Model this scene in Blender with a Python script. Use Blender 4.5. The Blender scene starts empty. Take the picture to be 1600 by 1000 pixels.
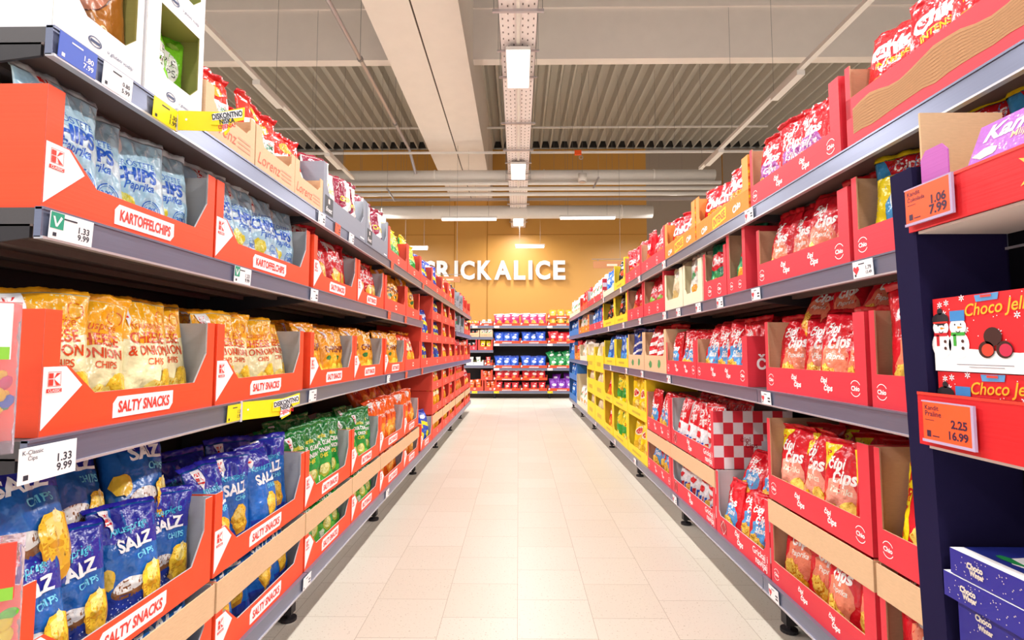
import bpy, bmesh, math, random
from mathutils import Vector, Matrix, noise
C = bpy.context.scene.collection
R = math.radians
# ------------------------------------------------------------------ camera, world, lamps, exposure
CAMH = 1.10
cd = bpy.data.cameras.new('camera'); cam = bpy.data.objects.new('camera', cd); C.objects.link(cam)
cam.location = (0, 0, CAMH)
PITCH = 3.8
cam.rotation_euler = (R(90 + PITCH), 0, R(0.71))
cd.sensor_width = 36; cd.lens = 36 * 809 / 1600
cd.shift_y = -0.0042
cd.clip_start = 0.05; cd.clip_end = 100
bpy.context.scene.camera = cam
sc = bpy.context.scene
sc.view_settings.view_transform = 'Standard'; sc.view_settings.look = 'None'
sc.view_settings.gamma = 1; sc.view_settings.use_curve_mapping = False
sc.view_settings.exposure = 0.0
w = bpy.data.worlds.new('world'); sc.world = w; w.use_nodes = True
w.node_tree.nodes['Background'].inputs[0].default_value = (0.95, 0.97, 1.0, 1)
w.node_tree.nodes['Background'].inputs[1].default_value = 1.1

def lamp(x, y, z, sx, sy, power, col=(1, .97, .95)):
    l = bpy.data.lights.new('lamp', 'AREA'); l.shape = 'RECTANGLE'; l.size = sx; l.size_y = sy
    l.energy = power; l.color = col; l.spread = R(170)
    o = bpy.data.objects.new('lamp', l); C.objects.link(o); o.location = (x, y, z); return o
XL, XR = -0.87, 0.99
LAMP_H = 4.575
LAMPS = [(-2.4, 0), (1.9, 0), (6.24, 1), (9.95, 1), (13.9, 1)]
for y, vis in LAMPS:
    lamp(0.0, y, LAMP_H - .02, .26, .84, 65 if y > 13 else 115)
for x in (-3.4, 3.6):                                   # lamps over the neighbouring aisles
    for y in (0, 4, 8, 12):
        lamp(x, y, LAMP_H - .02, .3, 1.3, 190)

def depth_at(px, X, Z):                                # distance down the aisle of a point seen at column px on the plane x = X
    p = R(PITCH); t = R(.71); lo, hi = .2, 40
    for _ in range(50):
        Y = (lo+hi)/2; x = X*math.cos(t) + Y*math.sin(t); y = -X*math.sin(t) + Y*math.cos(t)
        o = 800 + 809*x/(y*math.cos(p) + (Z-CAMH)*math.sin(p))
        if (o > px) == (X > 0): lo = Y
        else: hi = Y
    return Y
def on_wall(px, py, Y):                                 # x, z of a point seen at px, py at distance Y
    p = R(PITCH); t = R(.71); u = (px-800)/809; v = (500 - 6.72 - py)/809
    a = Vector((u, math.cos(p) - v*math.sin(p), math.sin(p) + v*math.cos(p)))
    dx = a.x*math.cos(t) - a.y*math.sin(t); dy = a.x*math.sin(t) + a.y*math.cos(t)
    return dx/dy*Y, CAMH + a.z/dy*Y
# ------------------------------------------------------------------ materials
def lin(c):
    if isinstance(c, str): c = tuple(int(c[i:i+2], 16) / 255 for i in (0, 2, 4))
    return tuple(v / 12.92 if v <= .04045 else ((v + .055) / 1.055) ** 2.4 for v in c) + (1,)
_M = {}
def mat(col, kind='card'):
    k = (col, kind)
    if k in _M: return _M[k]
    m = bpy.data.materials.new(kind); m.use_nodes = True; nt = m.node_tree; b = nt.nodes['Principled BSDF']; _M[k] = m
    L = nt.links.new; N = nt.nodes.new
    c = lin(col); b.inputs['Base Color'].default_value = c
    tc = N('ShaderNodeTexCoord')
    def bump(scale, dist, st, mapping=None, tex='ShaderNodeTexNoise'):
        t = N(tex); t.inputs['Scale'].default_value = scale
        src = tc.outputs['Object']
        if mapping:
            mp = N('ShaderNodeMapping'); mp.inputs['Scale'].default_value = mapping; L(src, mp.inputs[0]); src = mp.outputs[0]
        L(src, t.inputs['Vector'])
        bp = N('ShaderNodeBump'); bp.inputs['Distance'].default_value = dist; bp.inputs['Strength'].default_value = st
        L(t.outputs[0], bp.inputs['Height']); L(bp.outputs[0], b.inputs['Normal'])
        return t
    def vary(t, amt):
        mx = N('ShaderNodeMixRGB'); mx.blend_type = 'MULTIPLY'; mx.inputs[0].default_value = 1
        rp = N('ShaderNodeMapRange'); rp.inputs['To Min'].default_value = 1 - amt; rp.inputs['To Max'].default_value = 1 + amt * .4
        L(t.outputs[0], rp.inputs[0]); L(rp.outputs[0], mx.inputs[2]); mx.inputs[1].default_value = c; L(mx.outputs[0], b.inputs['Base Color'])
    if kind == 'foil':
        b.inputs['Roughness'].default_value = .26; b.inputs['Specular IOR Level'].default_value = .6
        b.inputs['Coat Weight'].default_value = .25; b.inputs['Coat Roughness'].default_value = .18
        t = bump(22, .02, .6); t.inputs['Detail'].default_value = 3
    elif kind == 'card':
        b.inputs['Roughness'].default_value = .55
        t = bump(1.0, .0012, .25, (1, 1, 160), 'ShaderNodeTexNoise'); vary(t, .06)
    elif kind == 'kraft':
        b.inputs['Roughness'].default_value = .8
        t = bump(60, .001, .3, (1, 1, 4)); vary(t, .12)
    elif kind == 'ink':
        b.inputs['Roughness'].default_value = .5
        t = bump(90, .0004, .1); vary(t, .03)
    elif kind == 'metal':
        b.inputs['Roughness'].default_value = .3; b.inputs['Metallic'].default_value = .55
        t = bump(8, .0006, .2, (1, .2, 30)); vary(t, .08)
    elif kind == 'paint':
        b.inputs['Roughness'].default_value = .6
        t = bump(30, .001, .2); vary(t, .05)
    elif kind == 'concrete':
        b.inputs['Roughness'].default_value = .85
        t = bump(4, .004, .3); t.inputs['Detail'].default_value = 6; vary(t, .07)
    elif kind == 'plastic':
        b.inputs['Roughness'].default_value = .2
        t = bump(12, .0006, .2); vary(t, .03)
    elif kind == 'film':
        b.inputs['Roughness'].default_value = .12; b.inputs['Transmission Weight'].default_value = .85; b.inputs['IOR'].default_value = 1.1
        t = bump(30, .01, .6)
    elif kind == 'matte':
        b.inputs['Roughness'].default_value = .85; b.inputs['Specular IOR Level'].default_value = .12
        t = bump(14, .002, .3); vary(t, .1)
    elif kind == 'lit':
        b.inputs['Emission Color'].default_value = c; b.inputs['Emission Strength'].default_value = 2.2
        t = bump(10, .0001, .05)
    return m

# ------------------------------------------------------------------ mesh builder
class MB:
    def __init__(s): s.v = []; s.f = []; s.mi = []; s.m = []
    def mat(s, m):
        if m not in s.m: s.m.append(m)
        return s.m.index(m)
    def add(s, vs, fs, m):
        o = len(s.v); i = s.mat(m); s.v += [tuple(v) for v in vs]
        for f in fs: s.f.append(tuple(o + k for k in f)); s.mi.append(i)
    def box(s, x0, x1, y0, y1, z0, z1, m):
        s.add([(x0,y0,z0),(x1,y0,z0),(x1,y1,z0),(x0,y1,z0),(x0,y0,z1),(x1,y0,z1),(x1,y1,z1),(x0,y1,z1)],
              [(0,3,2,1),(4,5,6,7),(0,1,5,4),(1,2,6,5),(2,3,7,6),(3,0,4,7)], m)
    def prism(s, poly, y0, y1, mf, mb=None, ms=None):            # polygon in x,z extruded along y; mf front (y0), mb back
        mb = mb or mf; ms = ms or mb; n = len(poly)
        a = sum(poly[i][0]*poly[(i+1)%n][1] - poly[(i+1)%n][0]*poly[i][1] for i in range(n))
        if a < 0: poly = poly[::-1]
        F = [(p[0], y0, p[1]) for p in poly]; B = [(p[0], y1, p[1]) for p in poly]
        s.add(F, [tuple(range(n))], mf); s.add(B, [tuple(range(n))[::-1]], mb)
        s.add(F + B, [(i, n+i, n+(i+1)%n, (i+1)%n) for i in range(n)], ms)
    def tube(s, a, b, r, m, n=10, caps=True):
        a = Vector(a); b = Vector(b); d = (b - a).normalized(); u = d.orthogonal().normalized(); w_ = d.cross(u)
        vs = []
        for p in (a, b):
            for k in range(n):
                t = 2*math.pi*k/n; vs.append(p + (u*math.cos(t) + w_*math.sin(t))*r)
        fs = [(k, (k+1)%n, n+(k+1)%n, n+k) for k in range(n)]
        if caps: fs += [tuple(range(n))[::-1], tuple(range(n, 2*n))]
        s.add(vs, fs, m)
    def flat(s, geo, y, m, fn=None):                            # 2D geometry (verts, faces) onto plane y
        vs, fs = geo
        s.add([(fn(p) if fn else (p[0], y, p[1])) for p in vs], fs, m)
    def mesh(s, name, smooth=False):
        me = bpy.data.meshes.new(name); me.from_pydata(s.v, [], s.f)
        for m in s.m: me.materials.append(m)
        me.polygons.foreach_set('material_index', s.mi)
        if smooth: me.polygons.foreach_set('use_smooth', [True]*len(s.f))
        me.update(); return me
    def build(s, name, parent=None, smooth=False):
        return obj(name, s.mesh(name, smooth), parent)
def obj(name, me, parent=None):
    o = bpy.data.objects.new(name, me); C.objects.link(o)
    if parent: o.parent = parent
    return o
def tag(o, label, cat, group=None):
    o['label'] = label; o['category'] = cat
    if group: o['group'] = group
    return o
def struct(o, label=None):
    o['kind'] = 'structure'
    if label: o['label'] = label
    return o
def empty(name, loc=(0,0,0), rz=0):
    o = bpy.data.objects.new(name, None); C.objects.link(o); o.location = loc; o.rotation_euler = (0, 0, rz); o.empty_display_size = .05
    return o
def copy_tree(o, parent=None):
    c = o.copy(); C.objects.link(c)
    if parent: c.parent = parent
    for ch in KIDS.get(o.name, []): copy_tree(ch, c)
    return c
KIDS = {}

# ------------------------------------------------------------------ lettering and flat shapes
_T = {}
def text2d(s, bold=.012, shear=0):
    k = (s, bold, shear)
    if k in _T: return _T[k]
    cu = bpy.data.curves.new('t', 'FONT'); cu.body = s; cu.offset = bold; cu.shear = shear; cu.resolution_u = 3; cu.space_line = .8
    o = bpy.data.objects.new('t', cu); C.objects.link(o)
    dg = bpy.context.evaluated_depsgraph_get(); me = bpy.data.meshes.new_from_object(o.evaluated_get(dg))
    vs = [(v.co.x, v.co.y) for v in me.vertices]; fs = [tuple(p.vertices) for p in me.polygons]
    bpy.data.objects.remove(o); bpy.data.meshes.remove(me)
    x0 = min(v[0] for v in vs); x1 = max(v[0] for v in vs); y0 = min(v[1] for v in vs); y1 = max(v[1] for v in vs)
    r = ([((v[0]-(x0+x1)/2), (v[1]-(y0+y1)/2)) for v in vs], fs, x1-x0, y1-y0); _T[k] = r; return r
def text(s, cx, cz, w_, h=None, rot=0, bold=.012, shear=0):
    vs, fs, tw, th = text2d(s, bold, shear); sx = w_/tw; sy = (h/th) if h else sx
    ca, sa = math.cos(R(rot)), math.sin(R(rot))
    out = []
    for x, y in vs:
        x *= sx; y *= sy; out.append((cx + x*ca - y*sa, cz + x*sa + y*ca))
    return out, fs
def poly(pts): return list(pts), [tuple(range(len(pts)))]
def ell(cx, cz, rx, rz, n=20, rot=0):
    ca, sa = math.cos(R(rot)), math.sin(R(rot)); o = []
    for k in range(n):
        a = 2*math.pi*k/n; x = rx*math.cos(a); z = rz*math.sin(a); o.append((cx+x*ca-z*sa, cz+x*sa+z*ca))
    return poly(o)
def ring(cx, cz, r0, r1, a0=0, a1=360, n=20, sz=1.0):
    vs = []; fs = []
    for k in range(n+1):
        a = R(a0 + (a1-a0)*k/n)
        vs += [(cx+r0*math.cos(a), cz+r0*sz*math.sin(a)), (cx+r1*math.cos(a), cz+r1*sz*math.sin(a))]
        if k: fs.append((2*k-2, 2*k-1, 2*k+1, 2*k))
    return vs, fs
def rect(x0, x1, z0, z1): return poly([(x0,z0),(x1,z0),(x1,z1),(x0,z1)])
def blob(cx, cz, rx, rz, seed, n=14, jag=.25):
    r = random.Random(seed); o = []
    for k in range(n):
        a = 2*math.pi*k/n; q = 1 + r.uniform(-jag, jag*.4); o.append((cx+rx*q*math.cos(a), cz+rz*q*math.sin(a)))
    return poly(o)
def refine(geo, L):
    vs, fs = geo; bm = bmesh.new(); bv = [bm.verts.new((x, z, 0)) for x, z in vs]
    for f in fs:
        try: bm.faces.new([bv[i] for i in f])
        except ValueError: pass
    bmesh.ops.triangulate(bm, faces=bm.faces[:])
    for _ in range(6):
        es = [e for e in bm.edges if e.calc_length() > L]
        if not es: break
        bmesh.ops.subdivide_edges(bm, edges=es, cuts=1)
        bmesh.ops.triangulate(bm, faces=[f for f in bm.faces if len(f.verts) > 3])
    bm.verts.index_update()
    r = ([(v.co.x, v.co.y) for v in bm.verts], [tuple(v.index for v in f.verts) for f in bm.faces]); bm.free(); return r

# ------------------------------------------------------------------ snack bags
# a design is (width, height, depth, base colour, seal colour, [shapes]); shapes in u (-1..1), v (0..1)
def T(s, u, v, w_, col, h=None, rot=0, bold=.02, shear=0): return ('t', s, u, v, w_, h, rot, bold, shear, col)
def P(col, *pts): return ('p', pts, col)
def E(col, u, v, ru, rv, rot=0): return ('e', u, v, ru, rv, rot, col)
def B(col, u, v, ru, rv, seed=1): return ('b', u, v, ru, rv, seed, col)
def RG(col, u, v, r0, r1): return ('r', u, v, r0, r1, col)
def crisps(u, v, s=1.0, seed=1, c=('F6C02C', 'FFDF6A', 'E09A1C')):
    r = random.Random(seed); o = []
    for k in range(4):
        du, dv = r.uniform(-.35, .35)*s, r.uniform(-.09, .09)*s
        o.append(B(c[2], u+du+.02, v+dv-.01, .34*s, .09*s, seed*7+k)); o.append(B(c[k % 2], u+du, v+dv, .32*s, .08*s, seed*7+k))
    return o
def klogo(u, v, s=1.0):
    return [P('F4F4F4', (u-.22*s, v+.10*s), (u+.22*s, v+.10*s), (u+.20*s, v-.04*s), (u-.02*s, v-.13*s)),
            P('D8201C', (u-.13*s, v+.07*s), (u-.03*s, v+.07*s), (u-.03*s, v+.03*s), (u-.13*s, v+.03*s)),
            P('D8201C', (u-.13*s, v+.02*s), (u-.03*s, v+.02*s), (u-.03*s, v-.02*s), (u-.13*s, v-.02*s)),
            P('D8201C', (u-.01*s, v+.025*s), (u+.10*s, v+.07*s), (u+.04*s, v+.07*s)),
            P('D8201C', (u-.01*s, v+.025*s), (u+.10*s, v-.02*s), (u+.04*s, v-.02*s)),
            P('D8201C', (u-.13*s, v-.03*s), (u+.10*s, v-.03*s), (u+.10*s, v-.05*s), (u-.13*s, v-.05*s))]
def cipi(sub, zone, subcol='F6F0E6', c1='F7B52A'):
    return [B(zone, 0, .34, .8, .27, 5), T('čipi', -.28, .78, .75, 'FFFFFF', rot=6, bold=.03, shear=.25), T('čips', .16, .62, 1.05, 'FFFFFF', rot=4, bold=.035, shear=.25),
            T(sub, .1, .45, .85, subcol, bold=.02, shear=.2)] + crisps(0, .2, 1.2, 3, (c1, 'FFD95E', 'D9861A'))
def chio(c2, word='Chio', extra=()):
    return [P(c2, (-.9, 0.04), (.9, 0.04), (.9, .36), (-.1, .5), (-.9, .34)), E('E3122B', 0, .64, .8, .16, 8), T(word, 0, .65, 1.2, 'FFFFFF', bold=.045, rot=6, shear=.1)] + list(extra) + crisps(.1, .2, 1.1, 9, ('F29A22', 'FFC545', 'C96A12'))
D = {}
D['salt'] = (.20, .30, .085, '1E66B8', '2A25A8', [
    P('2B2FA6', (-.97, .72), (.97, .62), (.97, .985), (-.97, .985)), P('233A9C', (-.97, .02), (.97, .02), (.97, .22), (-.97, .26)),
    E('8A5A34', -.2, .30, .52, .085, 8), E('E9E6E0', -.2, .325, .47, .06, 8)] +
    [B('C9D6F2', random.Random(k).uniform(-.8, .5), random.Random(k+50).uniform(.06, .2), .018, .006, k) for k in range(40)] +
    [T('Knusprige', -.05, .80, 1.15, '45C8E8', rot=6, shear=.3, bold=.005), T('SALZ', .05, .68, 1.05, 'FFFFFF', rot=6, bold=.035), T('CHIPS', .3, .56, .6, '6FD3EE', rot=6)] +
    [B('D79A22', .58, .27, .42, .25, 4), B('F7CB35', .55, .30, .38, .22, 4), B('FFE680', .52, .37, .22, .09, 8), B('FFF0A8', .6, .44, .12, .05, 9), B('E8B12C', .6, .18, .26, .06, 9), B('E0A020', .5, .27, .26, .025, 3), B('EFC23A', -.8, .42, .18, .10, 6)] + klogo(-.55, .90, .8))
D['salt_small'] = (.165, .25, .07) + D['salt'][3:5] + ([P('233A9C', (-.97, .02), (.97, .02), (.97, .14), (-.97, .18)), P('2B2FA6', (-.97, .80), (.97, .74), (.97, .985), (-.97, .985))] +
    [T('Knusprige', 0, .76, 1.2, '45C8E8', rot=4, shear=.3, bold=.005), T('SALZ', .05, .63, 1.2, 'FFFFFF', rot=3, bold=.035), T('CHIPS', .3, .52, .6, '6FD3EE', rot=3), B('C98A20', .2, .28, .42, .17, 3), B('F2C13A', .18, .31, .40, .14, 3), B('FBD871', .1, .34, .2, .07, 5)] + klogo(-.5, .89, .9),)
D['cheese'] = (.185, .265, .07, 'F8F0BE', 'F4A916', [
    P('F7B21C', (-.97, .66), (-.2, .60), (.97, .68), (.97, .985), (-.97, .985)), E('F5B92E', .62, .86, .2, .07), RG('E0661A', .62, .86, .17, .2),
    T('Knusprige', .05, .76, 1.2, 'DE5B16', shear=.3, bold=.005), T('CHEESE', 0, .655, 1.35, 'D9480F', bold=.02), T('& ONION', 0, .54, 1.5, 'D9480F', bold=.02), T('CHIPS', .2, .44, .62, 'E05A2A'),
    ] + crisps(.45, .2, 1.1, 5, ('F6C936', 'FBE27A', 'E4A71E')) + crisps(-.7, .12, .6, 6) + klogo(-.62, .88, 1.0))
D['light'] = (.185, .265, .07, 'DCF2FC', 'E2F0F6', [
    P('B4DCF0', (-.97, .70), (.97, .62), (.97, .985), (-.97, .985)), E('B2DCF2', 0, .42, .9, .12),
    T('GERÖSTETE', 0, .73, 1.2, '2F6FD0', bold=.005), T('CHIPS', 0, .62, 1.3, '1F5FD0', bold=.04), T('Paprika', .1, .5, .9, '2A6AD2', shear=.3),
    RG('2F74D4', .45, .30, .26, .29), RG('2F74D4', .45, .30, .21, .225), T('30%', .45, .31, .34, '2F74D4', bold=.03),
    B('E9DB3A', -.4, .34, .34, .11, 2), B('F5F07A', -.36, .36, .26, .07, 3), B('E9C93A', -.1, .13, .36, .08, 5), P('CB3A2C', (.6, .03), (.9, .03), (.9, .12), (.6, .14))] + klogo(-.45, .89, 1.1))
D['green'] = (.155, .25, .06, '1E9A3E', '157A30', [
    P('0F7A33', (-.97, .78), (.97, .74), (.97, .985), (-.97, .985)), P('63B944', (-.9, .04), (.9, .04), (.9, .22), (-.9, .3)), T('Gerillte', 0, .80, .9, 'F5E84A', shear=.2), T('SOUR CREAM', 0, .69, 1.6, 'FFFFFF', h=.075, bold=.03),
    T('& ONION', 0, .58, 1.3, 'FFFFFF', h=.075, bold=.03), T('CHIPS', 0, .49, .8, 'F5E84A'), B('C9C24A', .1, .26, .5, .13, 4), B('EDE9A0', .05, .28, .42, .10, 4), B('F7F5DA', -.5, .14, .2, .07, 8)] + klogo(-.5, .89, .9))
D['amber'] = (.17, .25, .065, 'F5A71C', 'E8930F', [
    P('F7C93A', (-.9, .04), (.9, .04), (.9, .34), (-.9, .24)), T('CHIPS', 0, .63, 1.4, '7A2A10', bold=.035, rot=4), E('2B7A3A', -.4, .45, .28, .05, 8),
    B('F9E04A', .2, .22, .6, .14, 3), B('EDB51E', -.2, .14, .4, .08, 5)] + klogo(-.4, .89, 1.0))
D['redchip'] = (.165, .255, .065, 'D8232E', 'C81624', [
    P('F0D9CC', (-.4, .985), (.5, .985), (.2, .8)), B('F7C54A', .1, .36, .55, .18, 3), B('FBE08A', .1, .42, .4, .1, 4), B('E89A22', .2, .2, .4, .12, 6), T('CHIPS', 0, .68, 1.2, 'FFFFFF', bold=.02, rot=5), P('F6EBDD', (-.9, .04), (.5, .04), (.1, .12), (-.9, .15))] + klogo(-.45, .88, 1.0))
D['orange'] = (.165, .25, .07, 'F2611A', 'E04A10', [
    P('F7F0E8', (-.55, .98), (.1, .98), (-.15, .78)), B('F79A32', .1, .3, .7, .2, 3), B('FBC062', .2, .26, .4, .1, 5), B('C8331A', -.4, .55, .3, .14, 6), T('PAPRIKA', 0, .66, 1.3, 'F9E9DA', bold=.01, rot=5)] + klogo(-.45, .88, .9))
D['paprika'] = (.185, .275, .07, 'D91528', 'C80F20', cipi('Paprika', 'F08A6A'))
D['mushroom'] = (.185, .275, .07, 'DB1A28', 'C80F20', cipi('Gljive', '9A4A9A'))
D['salted_red'] = (.165, .25, .065, 'DB1A28', 'C80F20', cipi('Slani', '4FA0DC'))
D['fans'] = (.16, .25, .065, 'E4E2E6', 'C9202C', [P('D91528', (-.9, .55), (.9, .48), (.9, .985), (-.9, .985)), T('čipi', -.2, .78, .8, 'FFFFFF', bold=.03, rot=6), T('čips', .15, .64, 1.0, 'FFFFFF', bold=.03, rot=6)] +
    [P('C9202C' if k % 2 else '2A4FB0', (-.8+.4*k, .10+.05*(k % 2)), (-.5+.4*k, .12), (-.4+.4*k, .26), (-.7+.4*k, .24)) for k in range(4)] + [P('C9202C', (-.9, .36), (-.3, .32), (.1, .42), (-.5, .46)), B('E9B04A', .5, .16, .3, .08, 4)])
D['party'] = (.20, .29, .075, 'D91528', 'C80F20', [P('F9E11A', (-.93, .04), (-.42, .04), (-.40, .97), (-.93, .97))] +
    [T(ch, -.67, .84-.14*i, .26, 'D9251C', h=.105, bold=.035) for i, ch in enumerate('PARTY')] +
    [B('F2A08A', .3, .34, .55, .25, 5), T('čipi', .1, .78, .62, 'FFFFFF', bold=.03, rot=5, shear=.2), T('čips', .35, .62, .9, 'FFFFFF', bold=.03, rot=5, shear=.2), T('Paprika', .3, .44, .85, 'F3E6D0', shear=.2)] + crisps(.3, .2, 1.0, 3) + [B('C81A1A', -.2, .1, .25, .08, 3)])
D['party_front'] = (.19, .27, .07, 'DC1A2A', 'C80F20', [P('F9E11A', (-.95, .55), (-.5, .80), (-.2, .97), (-.95, .97)), T('P', -.62, .86, .2, 'D9251C', h=.07, bold=.03), B('F2A08A', .05, .34, .8, .25, 5),
    T('čipi', -.2, .74, .8, 'FFFFFF', bold=.03, rot=6, shear=.2), T('čips', .2, .60, 1.05, 'FFFFFF', bold=.035, rot=4, shear=.2), T('Paprika', .1, .44, .95, 'F3E6D0', bold=.02, shear=.2)] + crisps(.1, .2, 1.2, 4))
D['intense'] = (.20, .27, .07, 'D81526', 'C41020', [T('Chio', 0, .66, 1.5, 'FFFFFF', bold=.05, rot=8), T('INTENSE', .1, .48, 1.1, 'F5C21E', bold=.03, rot=8), B('E9892A', -.2, .22, .5, .13, 4), B('8A1018', .5, .2, .3, .12, 6)])
D['chio'] = (.17, .25, .065, 'D9182A', 'C41020', chio('E8702A'))
D['chio_green'] = (.17, .27, .07, '0E7A55', '0A5A42', chio('2E9A5A'))
D['chio_lime'] = (.16, .25, .065, 'D9182A', 'C41020', chio('8AC02E'))
D['yellow'] = (.165, .26, .065, 'F7D414', 'EFC60A', [E('F5F0D0', 0, .58, .6, .12, 8), E('D8202A', 0, .58, .48, .085, 8)] + crisps(0, .25, 1.3, 4, ('EFC63A', 'FFE88A', 'D9A01C')))
D['greenyellow'] = (.165, .25, .065, '2FA03A', 'F2D81A', [P('F4DC1C', (-.95, .62), (.95, .5), (.95, .985), (-.95, .985)), RG('2FA03A', -.1, .74, .22, .36), RG('C8202A', .5, .6, .1, .16), P('F4DC1C', (-.9, .1), (.4, .2), (.6, .3), (-.9, .26)), B('F9F29A', .4, .2, .3, .1, 4)])
D['blueyellow'] = (.165, .25, .065, '2148B8', '2A35A0', [P('F4E02A', (-.9, .6), (.9, .44), (.9, .56), (-.9, .74)), B('E9E6F2', -.2, .82, .5, .08, 4), B('F4E02A', .3, .24, .4, .12, 3), RG('2FB0E0', -.4, .3, .16, .24)])
D['oranged'] = (.165, .25, .065, 'EE4A22', 'F2A01C', [B('F7B42A', 0, .3, .7, .2, 3), B('F9D84A', .2, .7, .4, .12, 4), B('C8201C', -.4, .6, .3, .15, 5), E('F5F0D0', 0, .56, .45, .07, 8)])
D['naturals'] = (.15, .25, .06, 'E0301E', 'D0141A', [P('F4F4EC', (-.92, .42), (.92, .42), (.92, .66), (-.92, .66)), T('CHIPS', 0, .54, 1.5, '1A7A5A', h=.12, bold=.03), P('1A8A5A', (-.92, .40), (.92, .40), (.92, .44), (-.92, .44)), B('F2A93A', 0, .80, .5, .1, 4), B('D8202A', .3, .2, .5, .12, 4), B('F5C86A', -.3, .2, .4, .1, 6)])
D['apple'] = (.15, .22, .055, '7FD42A', '5CC01A', [E('F6F8F2', 0, .48, .72, .26), T('APPLE', 0, .56, 1.15, '30352E', h=.11, bold=.0), T('CHIPS', 0, .41, 1.15, '30352E', h=.11, bold=.0), B('B7E86A', .5, .86, .3, .06, 4), B('5FB01A', -.6, .2, .2, .08, 5), E('3A2A1A', -.35, .14, .16, .05), B('F2EAD0', .1, .12, .3, .05, 6)])
D['gold'] = (.21, .27, .075, 'B8752A', 'C88A3A', [E('C98468', 0, .48, .68, .28), RG('5A2A1A', 0, .48, .70, .72), T('D', .35, .44, .2, '3A1810', h=.09, bold=0), B('F0D9A8', -.6, .8, .2, .06, 3)] +
    [RG('F2E2B8', random.Random(k).uniform(-.8, .8), random.Random(k+9).choice([.1, .14, .84, .9]), .04, .07) for k in range(10)] + [RG('4A2014', .1, .5, .3, .315), RG('4A2014', -.15, .45, .2, .215)])
D['maroon'] = (.16, .25, .06, 'EDE6E0', '8A1430', [P('8A1638', (-.9, .35), (.1, .5), (.3, .985), (-.9, .985)), P('5A2A5A', (.2, .04), (.92, .04), (.92, .5), (.3, .4)), T('CHIPS', .2, .62, 1.1, 'EADB4A', bold=.03), B('F2A03A', -.4, .25, .3, .1, 3), P('D8304A', (-.1, .28), (.92, .28), (.92, .36), (-.1, .36))])
D['surf'] = (.19, .28, .07, '3E9AD8', 'F2D81A', [P('F2D81A', (-.95, .02), (-.3, .02), (-.5, .5), (.1, .8), (-.95, .8)), P('C81A28', (-.7, .985), (.95, .985), (.95, .84), (-.4, .8)), T('čips', .1, .88, .8, 'FFFFFF', bold=.02, rot=5), E('E9F4FA', .15, .55, .5, .15, 8), E('E9D21E', .15, .57, .36, .09, 8), T('SURF', .2, .3, 1.0, 'FFFFFF', bold=.05, rot=6), B('1E5AA8', .7, .5, .15, .2, 4)])
D['stripes'] = (.17, .27, .06, 'D8202E', 'B8141E', [P('F6F2F0', (-.95, .12+.2*k), (.95, .22+.2*k), (.95, .30+.2*k), (-.95, .20+.2*k)) for k in range(4)] + [B('2E9A4A', -.2, .9, .2, .06, 3), B('E9862A', -.2, .14, .4, .06, 3), ])
D['stripes_blue'] = (.17, .27, .06, '23449A', '1A2F78', [P('F6F2F0', (-.95, .10+.2*k), (.95, .24+.2*k), (.95, .30+.2*k), (-.95, .16+.2*k)) for k in range(3)] + [B('E9C24A', .3, .84, .3, .06, 3)])
D['blue'] = (.165, .25, .065, '1F6FD0', '1A50B0', [B('BFE0F5', 0, .6, .5, .12, 4), B('5AAAE8', -.2, .3, .5, .12, 5), B('F4F4F4', .2, .84, .3, .06, 7)])
D['black'] = (.16, .25, .065, '1A1A1E', '101014', [B('E84A1A', .1, .6, .5, .12, 4), B('F2C43A', 0, .25, .5, .12, 5), B('F4F4F4', -.1, .8, .4, .06, 7)])
D['clear'] = (.165, .24, .07, 'E9DDB8', 'F2EDE0', [B('F7EDC8', .2, .6, .5, .2, 4), B('D9BE7A', -.2, .3, .5, .12, 5), B('F9F6EA', -.1, .78, .4, .1, 7), B('CFA85A', .4, .2, .3, .1, 8)])
D['white'] = (.16, .25, .06, 'ECEBE2', 'D8D8D0', [B('E8A23A', .1, .3, .5, .14, 4), B('4A9A5A', -.2, .6, .4, .1, 5), B('D8553A', .3, .72, .3, .08, 5)])
D['kblue'] = (.23, .23, .08, '2456C8', '1E3FA8', [E('DCE9F8', 0, .55, .5, .14), B('6FA8EC', -.3, .26, .4, .1, 5), B('F4F4F4', .3, .82, .3, .06, 7)])
D['kred'] = (.23, .23, .08, 'D81C2A', 'C01622', [E('F6DAD4', 0, .55, .5, .12), B('F0A04A', -.2, .26, .4, .1, 5), B('F4F4F4', .3, .82, .3, .05, 7)])
D['kpink'] = (.22, .23, .08, 'D8306A', 'F4E6EA', [B('F6F2F2', .1, .86, .8, .09, 5), B('F2B04A', .0, .3, .5, .16, 5), B('F9E6DA', -.3, .58, .3, .1, 7), B('F6C84A', .3, .2, .3, .1, 8)])
D['kgreen'] = (.23, .23, .08, '159048', '0E6E36', [E('E6F4E6', 0, .5, .5, .13), B('9ADA8A', -.3, .26, .4, .1, 5), B('F4F4F4', .3, .8, .3, .06, 7)])
D['kpurple'] = (.23, .23, .08, '7A2AA8', '6A2096', [E('E6D4F0', 0, .5, .5, .12), B('B078D0', -.3, .26, .4, .1, 5)])
D['kamber'] = (.23, .23, .08, 'F2A41C', 'E08E10', [B('F9D45A', 0, .4, .6, .2, 5), E('F9F0C8', 0, .7, .4, .08)])
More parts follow.
